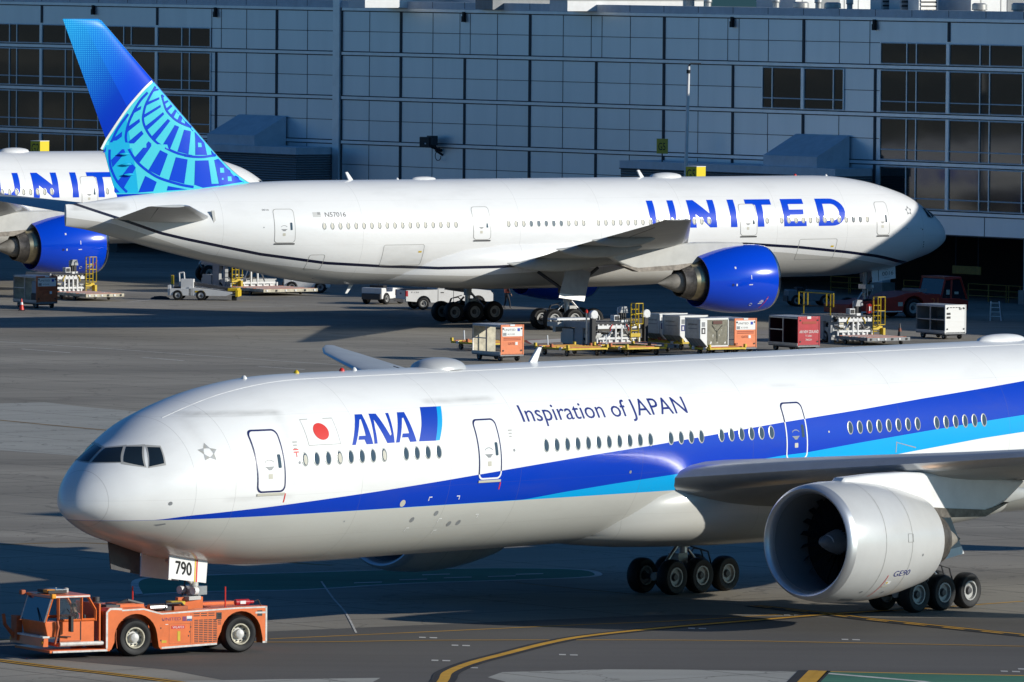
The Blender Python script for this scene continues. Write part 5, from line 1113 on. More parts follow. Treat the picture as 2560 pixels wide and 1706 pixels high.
# container loaders: a low deck in front of a lifting bridge with operator's stand and ladder
def ladder(mb, x, y, z0, z1, w_=.5, cage=True, m=YELLOW):
    for yy in (y - w_ / 2, y + w_ / 2): mb.bar((x, yy, z0), (x, yy, z1), .06, m)
    k = int((z1 - z0) / .3)
    for i in range(1, k): mb.bar((x, y - w_ / 2, z0 + i * .3), (x, y + w_ / 2, z0 + i * .3), .035, m)
    if cage:
        for xx, yy in ((x + .45, y - w_ / 2), (x + .45, y + w_ / 2)): mb.bar((xx, yy, z0 + 1.0), (xx, yy, z1), .05, m)
        for z in (z0 + 1.0, (z0 + 1 + z1) / 2, z1): mb.path([(x, y - w_ / 2, z), (x + .45, y - w_ / 2, z), (x + .45, y + w_ / 2, z), (x, y + w_ / 2, z)], .025, m, 5)
def loader(label, corner, w_=3.2, posts=False, rail=False, deckL=3.6, lad=.33, high=1.35, extra=False, pale=False):
    loc = Vector((corner[0], corner[1], 0)) + GY * w_ / 2; t = thing('container_loader', label, 'cargo loader', loc, GR_, 'cargo loaders beside the airliners'); b = w_ / 2; rg = random.Random(label)
    mb = MB(); mb.bx(.1, deckL, -b + .1, b - .1, .30, .42, CREAM if pale else DGREY); mb.bx(deckL, deckL + .1, -b + .05, b - .05, .26, .46, CREAM if pale else MGREY); mb.bx(.1, deckL, -b + .02, -b + .1, .28, .46, CREAM if pale else MGREY)
    for i in range(10): x = .35 + i * (deckL - .5) / 9; mb.tube((x, -b + .15, .44), (x, b - .15, .44), .045, MGREY if i % 3 else ORANGE_D, n=6)
    for y in np.linspace(-b + .3, b - .3, 6): mb.bx(deckL + .1, deckL + .14, y - .06, y + .06, .3, .42, INK if rg.random() < .5 else WHITE)
    mb.build('lowered_deck', t, 40)
    wheel_set(t, [(.9, -b + .2, 0), (2.6, -b + .2, 0), (.9, b - .2, 0), (2.6, b - .2, 0)], .14, .12)
    mb = MB()
    mb.bx(-.16, 0, -b + .35, b - .35, high - .12, high + .06, WHITE); mb.bx(-.14, -.02, -b + .4, b - .5, .62, .74, WHITE); mb.bx(-.2, -.12, -b + .6, b - .6, .44, .56, WHITE)
    for y in np.linspace(-b + .35, b - .35, 8): mb.bx(-.14, 0 if abs(y) < .6 else -.05, y - .045, y + .045, .1, (high if abs(y) < .5 else .7), WHITE)
    for k in range(14):
        y = rg.uniform(-b + .4, b - .4); z = rg.uniform(.7, high - .05); mb.box((-.18, y, z), (.12, rg.uniform(.15, .45), rg.uniform(.05, .12)), rg.choice((WHITE, WHITE, CREAM, STEEL, INK)))
    for s_ in (-1, 1): mb.tube((-.1, s_ * .9, .55), (-.1, s_ * .35, high - .1), .05, STEEL, n=8); mb.path([(.02, s_ * .45, high + .12), (.05, s_ * .6, high - .05), (.03, s_ * .62, high - .25)], .03, REDV if posts else YELLOW, 6)
    mb.build('lift_frame', t, 0)
    mb = MB(); mb.bx(-3.4, -.02, -b + .15, b - .15, high + .06, high + .16, INK)
    for i in range(14): x = -3.2 + i * .24; mb.tube((x, -b + .25, high + .18), (x, b - .25, high + .18), .05, DGREY, n=6)
    for i in range(10): y = -b + .4 + i * (w_ - .8) / 9; mb.bx(-.02, .01, y - .07, y + .03, high + .05, high + .13, WHITE)
    mb.bx(-3.4, -.3, -b + .05, -b + .15, high - .1, high + .25, MGREY2); mb.build('bridge_deck', t, 0)
    mb = MB(); mb.bx(-3.6, -.4, -b + .2, b - .2, .35, .9, LGREY); mb.bx(-3.3, -2.2, -b + .1, -b + .9, .3, 1.15, LGREY); mb.bx(-2.0, -1.2, -b + .1, -b + .3, .2, high, MGREY2); mb.bx(-.7, -.45, -b + .1, -b + .35, 0, high, MGREY2)
    mb.tube((-3, -.9, .6), (-.6, -.9, high), .09, DGREY); mb.tube((-3, .9, .6), (-.6, .9, high), .09, DGREY); mb.tube((-.6, -1.0, .6), (-3, -1.0, high), .09, DGREY); mb.build('chassis', t, 0)
    wheel_set(t, [(-3.0, -b + .3, 0), (-1.2, -b + .3, 0), (-3.0, b - .3, 0), (-1.2, b - .3, 0)], .36, .28)
    mb = MB(); y = b * .35; mb.bx(-.75, -.25, y - .3, y + .12, high + .16, high + .35, WHITE); mb.bx(-.66, -.6, y - .32, y + .15, high + .2, high + 1.05, WHITE); mb.prism([(y - .35, high + .75), (y + .18, high + .75), (y + .1, high + 1.1), (y - .22, high + 1.12)], -.62, -.3, MGREY2, 'YZ'); mb.bx(-.58, -.35, y - .25, y + .08, high + .3, high + .95, INK); mb.bx(-.7, -.3, y - .75, y - .4, high + .3, high + .62, WHITE); mb.bx(-.29, -.27, y - .7, y - .45, high + .35, high + .57, INK); mb.build('operator_stand', t, 0)
    mb = MB(); ladder(mb, .05, b - lad, .05 if not posts else .5, high + 1.3); mb.bx(.0, .12, b - lad - .3, b - lad + .35, .75, .95, YELLOW); mb.bx(-.05, .35, b - lad + .25, b - lad + .4, .1, .85, YELLOW) if not posts else None; mb.build('ladder', t, 0)
    if posts:
        for y in (-b, b):
            mb = MB(); mb.bx(-.15, .12, y - .12, y + .12, .05, 1.95, INK); mb.lathe([(-.12, .22), (.16, .24), (.18, .2), (.18, .01)], WHITE, 'X', 18, (0, y, 2.05), caps=(True, False)); mb.bx(-.12, .16, y - .22, y + .22, 1.86, 2.05, WHITE); mb.build('guide_post', t, 0)
        mb = MB(); mb.tube((.1, -b - .5, .4), (.1, -b - .5, 2.15), .05, STEEL, n=8); mb.lathe([(0, .09), (.14, .08), (.2, .02)], REDV, 'Z', 10, (.1, -b - .5, 2.15)); mb.build('beacon_mast', t, 0)
        mb = MB(); mb.bx(-4.1, -3.0, -b - .4, b * .2, high - .1, high + .15, LGREY); mb.bx(-4.2, -3.2, -b - .3, b * .1, high + .25, high + .35, WHITE); mb.box((-4.3, -b * .6, high - .25), (.3, 1.0, .4), LGREY); mb.build('bridge_end_pad', t, 0)
    if rail:
        mb = MB()
        for x, y in ((-3.2, -b + .1), (-.5, -b + .1)): mb.bar((x, y, high + .15), (x, y, high + 1.5), .05, YELLOW)
        for z in (high + .75, high + 1.5): mb.bar((-3.7, -b + .1, z), (-.2, -b + .1, z), .045, YELLOW if z > high + 1 else INK)
        for x in (-3.7, -2.8, -.9, -.2): mb.bar((x, -b + .1, high + .75), (x, -b + .1, high + 1.5), .06, YELLOW)
        mb.build('guard_rail', t, 0)
        mb = MB(); mb.lathe([(0, .15), (.5, .15), (.56, .06)], REDV, 'Z', 14, (.0, b - lad - .55, high + .35), caps=(True, True)); mb.bx(.14, .155, b - lad - .62, b - lad - .48, high + .5, high + .75, WHITE); mb.build('extinguisher', t, 40)
    return t
def L_(px, D): return ((px - 1280) / 21706 * D, D)
loader('loader with two black guide posts capped in white and an amber ladder', L_(1482, 488.6), 3.55, posts=True, deckL=3.4, lad=.75)
loader('loader with raised yellow guard rail, red extinguisher and tall yellow ladder', L_(2085, 500), 3.1, rail=True, deckL=3.2, lad=.1)
loader('white framed loader with yellow caged ladder beside the worn cart, under the far blue engine', L_(127, 553.5), 2.9, deckL=4.2, lad=.15, pale=True)
loader('white loader with a pale lowered deck, under the rising tail of the airliner', L_(566, 563.5), 4.2, deckL=4.4, lad=3.6, pale=True, high=1.9)
# belt loader
def belt(label, loc, rz):
    t = thing('belt_loader', label, 'belt loader', (*loc, 0), rz)
    mb = MB(); mb.bx(0, 1.5, -.75, .75, .3, .75, WHITE); mb.prism([(1.2, .3), (3.6, .3), (4.0, .45), (4.0, .55), (1.2, .85)], -.75, -.4, WHITE); mb.prism([(1.2, .3), (3.6, .3), (4.0, .45), (4.0, .55), (1.2, .85)], .4, .75, WHITE); mb.bx(.7, 1.5, -.7, -.1, .75, 1.35, WHITE); mb.bx(-.15, .05, -.7, .7, .3, .95, WHITE); mb.bx(1.6, 2.2, -.76, -.74, .5, .62, YELLOW); mb.bx(.2, .6, -.5, .2, .7, .85, INK); mb.build('body', t, 0, bevel=.03)
    mb = MB(); mb.prism([(.8, 1.12), (4.2, .62), (4.2, .74), (.8, 1.26)], -.38, .38, INK); mb.prism([(.8, 1.08), (4.2, .56), (4.2, .74), (.8, 1.26)], -.46, -.38, DGREY); mb.build('conveyor', t, 0)
    mb = MB(); mb.bx(3.7, 4.35, -.7, .7, .62, .8, YELLOW); mb.bx(4.2, 4.4, -.75, .75, .25, .68, YELLOW); mb.build('bumper', t, 0, bevel=.03)
    mb = MB(); mb.path([(.5, .3, .8), (.45, .3, 1.7), (.75, .3, 1.75), (.8, .3, 1.2)], .05, WHITE); mb.build('roll_bar', t, 0); mb = MB(); mb.bx(-.1, .06, .5, .62, .9, 1.55, YELLOW); mb.build('side_marker', t, 0)
    wheel_set(t, [(.5, -.68, 0), (2.0, -.68, 0), (.5, .68, 0), (2.0, .68, 0)], .33, .22)
    mb = MB(); mb.bx(3.9, 4.2, -.2, .2, 0, .3, INK); mb.build('front_roller', t, 0)
belt('white belt loader with black conveyor and yellow nose bumper', (-21.75, 553.6), R(-6))
def tractor(label, loc, rz, m=WHITE, group='small towing tractors'):
    t = thing('towing_tractor', label, 'tractor', (*loc, 0), rz, group)
    mb = MB(); mb.prism([(0, .35), (3.0, .35), (3.0, .95), (1.4, 1.05), (1.35, .8), (.6, .8), (.55, 1.05), (0, 1.05)], -.75, .75, m); mb.bx(-.1, 0, -.7, .7, .3, .7, DGREY); mb.build('body', t, 0, bevel=.05)
    mb = MB(); mb.bx(.6, 1.0, -.5, .5, .8, 1.2, INK); mb.build('seat', t, 0); mb = MB(); mb.tube((1.5, .3, 1.0), (1.25, .3, 1.35), .03, INK); mb.build('steering_wheel', t, 0)
    mb = MB(); mb.bx(3.0, 3.04, -.6, -.3, .6, .8, WINF); mb.bx(3.0, 3.04, .3, .6, .6, .8, WINF); mb.build('headlight', t, 0)
    wheel_set(t, [(.55, -.7, 0), (2.4, -.7, 0), (.55, .7, 0), (2.4, .7, 0)], .38, .26)
tractor('white towing tractor right of the pale lowered loader deck', (-14.9, 566.5), R(-2)); tractor('white towing tractor behind the white pickup truck', (-8.9, 548.6), R(60))
tractor('dark towing tractor in the shade right of the blue engine', (17.4, 551), R(10), MGREY)
# pickup truck
t = thing('pickup_truck', 'white pickup truck parked behind the airliner landing gear', 'pickup truck', (-6.97, 541.7, 0), R(20))
mb = MB()
side = [(0, .55), (0, 1.22), (2.05, 1.26), (2.1, 1.3), (4.05, 1.32), (5.6, 1.18), (5.78, .95), (5.78, .5), (5.25, .5)] + [(4.78 + .47 * math.cos(R(a)), .42 + .47 * math.sin(R(a))) for a in range(10, 171, 20)] + [(4.3, .45), (1.65, .45)] + [(1.17 + .47 * math.cos(R(a)), .42 + .47 * math.sin(R(a))) for a in range(10, 171, 20)] + [(.7, .5)]
mb.prism(side, -1.0, 1.0, WHITE); mb.build('body', t, 20, bevel=.04)
mb = MB(); mb.prism([(2.1, 1.3), (2.25, 1.92), (3.4, 1.95), (4.15, 1.33)], -.86, .86, WHITE); mb.build('cab', t, 20, bevel=.06)
for y in (-.875, .865):
    mb = MB(); mb.prism([(2.3, 1.38), (2.4, 1.82), (3.05, 1.84), (3.05, 1.38)], y, y + .01, GLASS); mb.prism([(3.12, 1.38), (3.12, 1.84), (3.38, 1.84), (3.95, 1.38)], y, y + .01, GLASS); mb.build('side_window', t, 0)
mb = MB(); mb.bx(.05, 2.05, -.9, .9, 1.262, 1.28, INK); mb.build('bed_liner', t, 0)
mb = MB(); mb.bx(-.15, .02, -.95, .95, .48, .68, STEEL); mb.build('rear_bumper', t, 0)
for y in (-.93, .93): mb = MB(); mb.box((.06, y, 1.02), (.16, .17, .36), RED); mb.build('tail_light', t, 0, bevel=.02); mb = MB(); mb.box((5.66, y * .85, .95), (.25, .3, .2), WINF); mb.build('headlight', t, 0)
mb = MB(); mb.bar((2.12, -1.003, .5), (2.12, -1.003, 1.3), .02, DGREY); mb.bar((3.15, -1.003, .5), (3.15, -1.003, 1.3), .02, DGREY); mb.bx(2.3, 2.5, -1.02, -1.0, 1.05, 1.1, INK); mb.build('door_line', t, 0)
mb = MB(); mb.bx(-.006, 0, -.8, .8, .75, 1.15, WHITE); mb.bx(-.012, -.006, -.15, .15, .95, 1.05, NAVY); txt(mb, 'F-150', INK, (.35, -1.004, 1.05), (1, 0, 0), (0, 0, 1), .5, .09); mb.build('tailgate', t, 0)
wheel_set(t, [(1.17, -.87, 0), (4.78, -.87, 0), (1.17, .87, 0), (4.78, .87, 0)], .39, .26)
# red pushback tug
t = thing('pushback_tug', 'red pushback tug with glazed cab, shaded at the nose of the parked airliner', 'aircraft tug', (22.6, 535.0, 0), R(32.9))
mb = MB(); P = [(-3.2, .35), (.9, .35)] + [(1.72 + .78 * math.cos(R(a)), .62 + .74 * math.sin(R(a))) for a in range(170, 9, -20)] + [(2.6, .35), (5.8, .4), (5.85, 1.0), (5.2, 1.15), (3.8, 1.2), (3.7, 1.45), (2.6, 1.45), (2.3, 1.6), (1.2, 1.55), (.4, 1.35), (-2.8, 1.0), (-3.2, .9)]
mb.prism(P, -1.35, 1.35, mat('red_tug_paint', (.42, .03, .018), .4, grime=.2, scale=1.5)); mb.build('body', t, 20, bevel=.04); REDT = MATS['red_tug_paint']
mb = MB(); mb.prism([(3.85, 1.2), (4.15, 2.35), (5.3, 2.4), (5.8, 1.1)], -1.2, 1.2, GLASS); mb.build('cab_glass', t, 0)
mb = MB()
for y in (-1.22, 1.22):
    for a, b in (((3.85, 1.2), (4.15, 2.35)), ((4.15, 2.35), (5.3, 2.42)), ((5.3, 2.42), (5.82, 1.1)), ((4.6, 1.15), (4.65, 2.38))): mb.bar((a[0], y, a[1]), (b[0], y, b[1]), .11, REDT)
mb.bx(4.1, 5.35, -1.25, 1.25, 2.38, 2.5, REDT); mb.build('cab_frame', t, 0)
mb = MB(); mb.box((4.35, -1.24, 1.55), (.25, .02, .3), SHADE); mb.box((5.0, -1.24, 1.5), (.3, .02, .16), SHADE); mb.build('door_notice', t, 0)
mb = MB(); txt(mb, '21', ORANGE, (3.0, -1.356, .72), (1, 0, 0), (0, 0, 1), .55, .5); mb.bx(.5, .85, -1.36, -1.35, .75, 1.0, SHADE); mb.bx(-2.8, .8, -1.37, -1.35, .40, .46, PANELW); mb.build('tug_number', t, 0)
mb = MB(); mb.bx(2.4, 3.0, -.9, .9, 1.6, 1.75, MGREY); mb.build('bonnet_box', t, 0)
wheel_set(t, [(1.72, -1.12, 0), (-1.6, -1.12, 0), (1.72, 1.12, 0), (-1.6, 1.12, 0)], .62, .45)
# stepladder, cones, mat
t = thing('stepladder', 'white metal stepladder standing open in the shade at the far right', 'stepladder', (29.6, 531.8, 0), R(5)); mb = MB()
for x in (-.28, .28): mb.bar((x * 1.25, -.25, 0), (x * .9, .05, 1.2), .05, ALU)
for i in range(4): z = .28 + i * .27; mb.bx(-.3, .3, -.25 + z * .25 - .05, -.25 + z * .25 + .05, z - .02, z + .02, ALU)
mb.build('front_frame', t, 0); mb = MB()
for x in (-.28, .28): mb.bar((x * 1.2 + .25, .55, 0), (x * .9, .05, 1.2), .035, MGREY)
mb.bar((-.05, .5, .25), (.52, .5, .25), .03, MGREY); mb.build('rear_frame', t, 0)
def cone(label, loc, h, m, m2):
    t = thing('traffic_cone', label, 'cone', (*loc, 0)); mb = MB(); mb.bx(-.2, .2, -.2, .2, 0, .05, INK); mb.build('base', t, 0); mb = MB(); mb.lathe([(.05, .16), (h * .55, .095), (h * .55 + .001, .095), (h, .03)], m, 'Z', 16, caps=(False, True)); mb.lathe([(h * .5, .105), (h * .7, .078)], m2, 'Z', 16); mb.build('cone_body', t, 40)
cone('tall black and dull orange traffic cone left of the lone white cart', (22.6, 505.6), .95, DGREY, mat('dull_orange', (.22, .06, .03), .6)); cone('small red traffic cone with a white collar in front of the worn cart', (-30.3, 535.6), .75, REDV, WHITE)
t = thing('drain_mat', 'low black hose mat on the ground left of the belt loader', 'mat', (-22.5, 554.4, 0), .1); mb = MB(); mb.box((0, 0, .06), (1.3, .8, .12), INK, taper=.8); mb.build('mat_body', t, 0, bevel=.03); mb = MB(); mb.path([(-.4, -.2, .14), (0, .1, .16), (.4, -.1, .14)], .05, DGREY); mb.build('hose', t, 0)
# rail barriers under the building
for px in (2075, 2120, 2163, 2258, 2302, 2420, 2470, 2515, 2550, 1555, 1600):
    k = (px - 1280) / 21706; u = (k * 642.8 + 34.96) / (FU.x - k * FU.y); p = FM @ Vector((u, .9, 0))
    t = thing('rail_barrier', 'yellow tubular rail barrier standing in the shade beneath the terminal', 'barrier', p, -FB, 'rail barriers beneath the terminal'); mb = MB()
    for z in (.35, .72, 1.1): mb.tube((-1.0, 0, z), (1.0, 0, z), .028, YELLOW_SHADED, n=6)
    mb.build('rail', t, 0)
    for x in (-1.0, 1.0): mb = MB(); mb.tube((x, 0, 0), (x, 0, 1.12), .035, YELLOW_SHADED, n=6); mb.build('post', t, 0)
p = FM @ Vector((103.3, 1.0, 1.6)); t = thing('hanging_sign', 'long dull yellow sign hanging in the dark opening above the red tug', 'sign', p, -FB); mb = MB(); mb.bx(-1.4, 1.4, -.03, .03, .1, .62, YELLOW_SHADED); mb.build('board', t, 0); mb = MB()
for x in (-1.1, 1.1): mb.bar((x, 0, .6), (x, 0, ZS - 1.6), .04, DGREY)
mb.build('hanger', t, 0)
# gate signs, lamp pole, wall floodlight
SIGNY = mat('sign_yellow', (.75, .60, .02), .45); SIGNW = mat('sign_pale_side', (.80, .76, .45), .5)
def gate(label, s, loc, top):
    t = thing('gate_sign', label, 'sign', (*loc, 0), R(-45 + 4)); mb = MB(); mb.bx(-.45, .45, -.45, .45, top - .95, top, SIGNY); mb.bx(-.46, .46, -.46, .46, top - .02, top + .02, PANELW)
    txt(mb, s, INK, (-.36, -.455, top - .8), (1, 0, 0), (0, 0, 1), .7, .62); txt(mb, s, INK, (-.455, .33, top - .8), (0, -1, 0), (0, 0, 1), .66, .62); mb.build('lantern', t, 0); mb = MB(); mb.tube((0, 0, 0), (0, 0, top - .95), .12, LGREY); mb.build('post', t, 0)
gate('yellow cube sign reading G5 just above the parked airliner roof', 'G5', L_(1736, 553), 8.78); gate('yellow cube sign reading G2 above the far left airliner', 'G2', L_(96, 600), 8.98)
p = FM @ Vector(((lambda k: (k * 642.8 + 34.96) / (FU.x - k * FU.y))(456 / 21706), -2.9, 8.35)); t = thing('wall_sign', 'flat yellow board reading G5 in the shade right of the lamp pole', 'sign', p, -FB + .35); mb = MB(); mb.bx(-.42, .42, -.04, .04, .55, 1.55, mat('sign_yellow_dull', (.50, .44, .05), .5)); txt(mb, 'G5', INK, (-.28, -.05, .78), (1, 0, 0), (0, 0, 1), .55, .5); mb.build('board', t, 0); mb = MB(); mb.bar((0, 0, 0), (0, 0, .6), .08, DGREY); mb.build('post', t, 0)
t = thing('lamp_pole', 'tall slim white pole in front of the terminal wall, sunlit at its top', 'lamp pole', (*L_(1706, 563), 0)); t.rotation_euler = (0, R(1.0), 0); mb = MB(); mb.tube((0, 0, 0), (0, 0, 15.0), .14, WHITE, .10, n=12); mb.build('shaft', t, 40); mb = MB(); mb.lathe([(14.55, .13), (14.62, .13), (14.62, .11), (14.7, .13), (14.78, .13)], INK, 'Z', 12); mb.build('band', t, 0); mb = MB(); mb.tube((0, 0, 15.0), (.15, 0, 15.2), .05, DGREY); mb.box((.45, 0, 15.2), (.7, .22, .08), DGREY); mb.build('lamp_head', t, 0)
p = FM @ Vector((48.3, -.1, 7.9)); t = thing('wall_floodlight', 'black floodlight with a coiled cable mounted on the terminal wall', 'floodlight', p, -FB); mb = MB(); mb.bx(-.75, .35, -1.0, -.35, .75, 1.45, INK); mb.bx(-.05, .45, -.9, -.3, .9, 1.55, DGREY); mb.bx(-.12, .02, -1.04, -1.0, .95, 1.05, WHITE); mb.build('lamp_case', t, 0, bevel=.05); mb = MB(); mb.bar((.1, -.6, .8), (.4, .1, .5), .16, INK); mb.bar((.3, -.4, .55), (.5, .1, .2), .12, INK); mb.build('bracket', t, 0); mb = MB(); mb.path([(.35 + .33 * math.cos(R(a)), -.2, .15 + .33 * math.sin(R(a))) for a in range(60, 361, 25)], .03, DGREY); mb.build('cable', t, 0)
# ------------------------------------------------------------------ people (one skinned body each)
def person(label, loc, rz, pose, cloth, vest, hair=(.03, .02, .015), height=1.76):
    root = thing('person', label, 'person', loc, rz)
    J, E, RAD = pose; k = height / 1.76
    me = bpy.data.meshes.new('body'); me.from_pydata([tuple(np.array(J[n][:3]) * k) for n in J], [(list(J).index(a), list(J).index(b)) for a, b in E], [])
    o = bpy.data.objects.new('body', me); COL.objects.link(o); sm = o.modifiers.new('skin', 'SKIN'); sm.use_smooth_shade = True
    for v, n in zip(me.skin_vertices[0].data, J): r = J[n][3] * k; v.radius = (r * (J[n][4] if len(J[n]) > 4 else 1), r); v.use_root = (n == 'pelvis')
    o.modifiers.new('sub', 'SUBSURF').levels = 2; o.modifiers['sub'].render_levels = 2
    dg = bpy.context.evaluated_depsgraph_get(); m2 = bpy.data.meshes.new_from_object(o.evaluated_get(dg)); bpy.data.objects.remove(o)
    for m in (cloth, SKIN, DGREY): m2.materials.append(m)
    hd = np.array(J['head'][:3]) * k; hands = [np.array(J[n][:3]) * k for n in J if n.startswith('hand')]; feet = [np.array(J[n][:3]) * k for n in J if n.startswith('toe')]
    for p in m2.polygons:
        c = np.array(p.center); p.use_smooth = True
        if np.linalg.norm(c - hd) < .17 * k or min(np.linalg.norm(c - h) for h in hands) < .09 * k: p.material_index = 1
        elif min(np.linalg.norm(c - f) for f in feet) < .16 * k: p.material_index = 2
    b = bpy.data.objects.new('body', m2); COL.objects.link(b); b.parent = root
    mb = MB(); h = hd + np.array((0, 0, .055 * k)); mb.lathe([(-.02, .095 * k), (.03, .09 * k), (.07, .06 * k), (.085, .01)], mat('dark_hair', hair, .7), 'Z', 14, tuple(h), caps=(False, True)); mb.build('hair', root, 60)
    mb = MB(); f = 1   # face: nose, eyes
    for sg in (-1, 1): mb.box((hd[0] + .095 * k, hd[1] + sg * .032 * k, hd[2] + .01 * k), (.012, .022, .012), INK)
    mb.box((hd[0] + .105 * k, hd[1], hd[2] - .02 * k), (.025, .022, .035), SKIN); mb.box((hd[0] + .095 * k, hd[1], hd[2] - .055 * k), (.01, .045, .01), REDLET); mb.build('face', root, 0)
    mb = MB(); c, p_ = np.array(J['chest'][:3]) * k, np.array(J['waist'][:3]) * k; up = (c - p_) / np.linalg.norm(c - p_); rings = []
    for q, rx, ry in ((-.08, .155, .20), (.05, .15, .195), (.2, .16, .22), (.30, .13, .2), (.36, .09, .11)):
        cc = p_ + up * q * k; rings.append([(cc[0] + rx * k * math.cos(a), cc[1] + ry * k * math.sin(a), cc[2]) for a in [2 * math.pi * i / 20 for i in range(20)]])
    mb.loft(rings, vest, caps=(False, False)); mb.build('vest', root, 50); return root
def limbs(J, E, side, arm, leg, hand_dir):
    sg = {'l': 1, 'r': -1}[side]
    for nm, p, r in (('sho', arm[0], .062), ('elb', arm[1], .045), ('wri', arm[2], .032), ('hand', arm[3], .038)): J[nm + side] = (*p, r)
    E += [('chest', 'sho' + side), ('sho' + side, 'elb' + side), ('elb' + side, 'wri' + side), ('wri' + side, 'hand' + side)]
    h = np.array(arm[3]); d = np.array(hand_dir); d = d / np.linalg.norm(d)
    for i in range(4):
        b = h + np.array((0, 0, 0)) + np.cross(d, (0, 0, 1) if abs(d[2]) < .9 else (1, 0, 0)) * (i - 1.5) * .019; J[f'f{side}{i}a'] = (*(b + d * .05), .011); J[f'f{side}{i}b'] = (*(b + d * (.095 - .008 * abs(i - 1.2)) + np.array((0, 0, -.012))), .009); E += [('hand' + side, f'f{side}{i}a'), (f'f{side}{i}a', f'f{side}{i}b')]
    b = h + np.cross(d, (0, 0, 1) if abs(d[2]) < .9 else (1, 0, 0)) * -.05 + d * .03; J['th' + side] = (*b, .011); E.append(('hand' + side, 'th' + side))
    for nm, p, r in (('hip', leg[0], .095), ('kne', leg[1], .062), ('ank', leg[2], .042), ('toe', leg[3], .04)): J[nm + side] = (*p, r)
    E += [('pelvis', 'hip' + side), ('hip' + side, 'kne' + side), ('kne' + side, 'ank' + side), ('ank' + side, 'toe' + side)]
def torso(p, w_, c, n, h): return {'pelvis': (*p, .13, 1.15), 'waist': (*w_, .125, 1.1), 'chest': (*c, .14, 1.25), 'neck': (*n, .055), 'head': (*h, .098, .85), 'top': (h[0], h[1], h[2] + .07, .07)}, [('pelvis', 'waist'), ('waist', 'chest'), ('chest', 'neck'), ('neck', 'head'), ('head', 'top')]
J, E = torso((0, 0, .95), (.0, 0, 1.12), (.01, 0, 1.33), (.02, 0, 1.5), (.05, 0, 1.63))
limbs(J, E, 'l', [(0, .19, 1.40), (-.05, .25, 1.12), (.06, .24, .9), (.1, .235, .83)], [(0, .1, .9), (-.02, .12, .49), (-.14, .12, .09), (-.02, .12, .045)], (.2, 0, -1)); limbs(J, E, 'r', [(0, -.19, 1.40), (.06, -.25, 1.13), (.18, -.22, .95), (.22, -.21, .88)], [(0, -.1, .9), (.14, -.11, .5), (.2, -.11, .09), (.32, -.11, .045)], (.3, 0, -1))
person('ramp worker in dark clothes and an orange vest walking behind the airliner landing gear', (-.35, 543.4, 0), R(25), (J, E, 0), mat('dark_work_clothes', (.02, .024, .035), .8), mat('orange_vest', (.65, .12, .06), .6))

# ------------------------------------------------------------------ orange towbarless tug under the nose (x runs from its front to its rear, y away from the camera)
TUG = thing('towbarless_tug', 'orange aircraft tug with a glazed front cab carrying the near airliner nose wheels', 'aircraft tug', (-15.43, 277.43, 0), R(29.5))
WT = mat('white_edge_tape', (.72, .70, .66), .5, grime=.3, scale=6); OL = mat('amber_beacon', (.9, .35, .02), .3)
YN, YF = -1.28, 1.28
fx, rx, wr = 3.22, 7.03, .61
def arch(cx, r, a0=180, a1=0, n=12, cz=.62): return [(cx + r * math.cos(R(a0 + (a1 - a0) * i / n)), cz + r * math.sin(R(a0 + (a1 - a0) * i / n))) for i in range(n + 1)]
OUT = [(2.15, .26), (2.33, .26)] + [(2.45, .5)] + arch(fx, .77, 172, 8) + [(4.05, .3), (4.12, .22), (6.15, .30), (6.18, .5)] + arch(rx, .74, 172, 8) + [(7.82, .45), (7.82, .30), (7.98, .30), (7.98, 1.5), (6.9, 1.5), (4.15, 1.40), (3.95, 1.44), (3.5, 1.58), (2.9, 1.56), (2.5, 1.6), (2.25, 1.6), (2.15, 1.48)]
mb = MB(); mb.prism(OUT, YF - .45, YF, ORANGE); mb.build('side_body', TUG, 25, bevel=.015)
SIDE = MB(); SIDE.prism(OUT, YN, YN + .45, ORANGE)
def onto(q): SIDE.add(q.v, q.f, [q.mats[k] for k in q.m])
mb = MB(); mb.bx(2.2, 3.9, YN + .45, YF - .45, .4, 1.45, ORANGE); mb.bx(6.6, 7.9, YN + .45, YF - .45, .45, 1.42, ORANGE); mb.bx(3.9, 6.6, YN + .45, YF - .45, .28, .40, DGREY)
mb.bx(2.3, 3.8, -.7, .75, 1.45, 1.56, ORANGE); mb.bx(2.9, 3.6, -.5, .3, 1.56, 1.66, ORANGE_D); mb.build('deck', TUG, 0, bevel=.02)
# white reflective outlines on the near side
def edge(P, wd=.055): 
    mb = MB()
    for q in ribbon(P, wd): mb.add([(a, YN - .004, b) for a, b in q], [(0, 1, 2, 3)], WT)
    return mb
mb = edge([(2.18, .3), (2.18, 1.46), (2.3, 1.57), (2.5, 1.57), (2.72, 1.55)], .07); q = edge([(2.72, 1.51), (3.5, 1.53), (3.98, 1.40), (4.15, 1.36), (6.9, 1.46), (7.95, 1.46)], .05); mb.add(q.v, q.f, WT)
for P in ([(4.15, .26), (6.15, .33)], [(7.95, .3), (7.95, 1.48)], [(7.82, .33), (7.98, .33)]): q = edge(P, .06); mb.add(q.v, q.f, WT)
onto(mb)
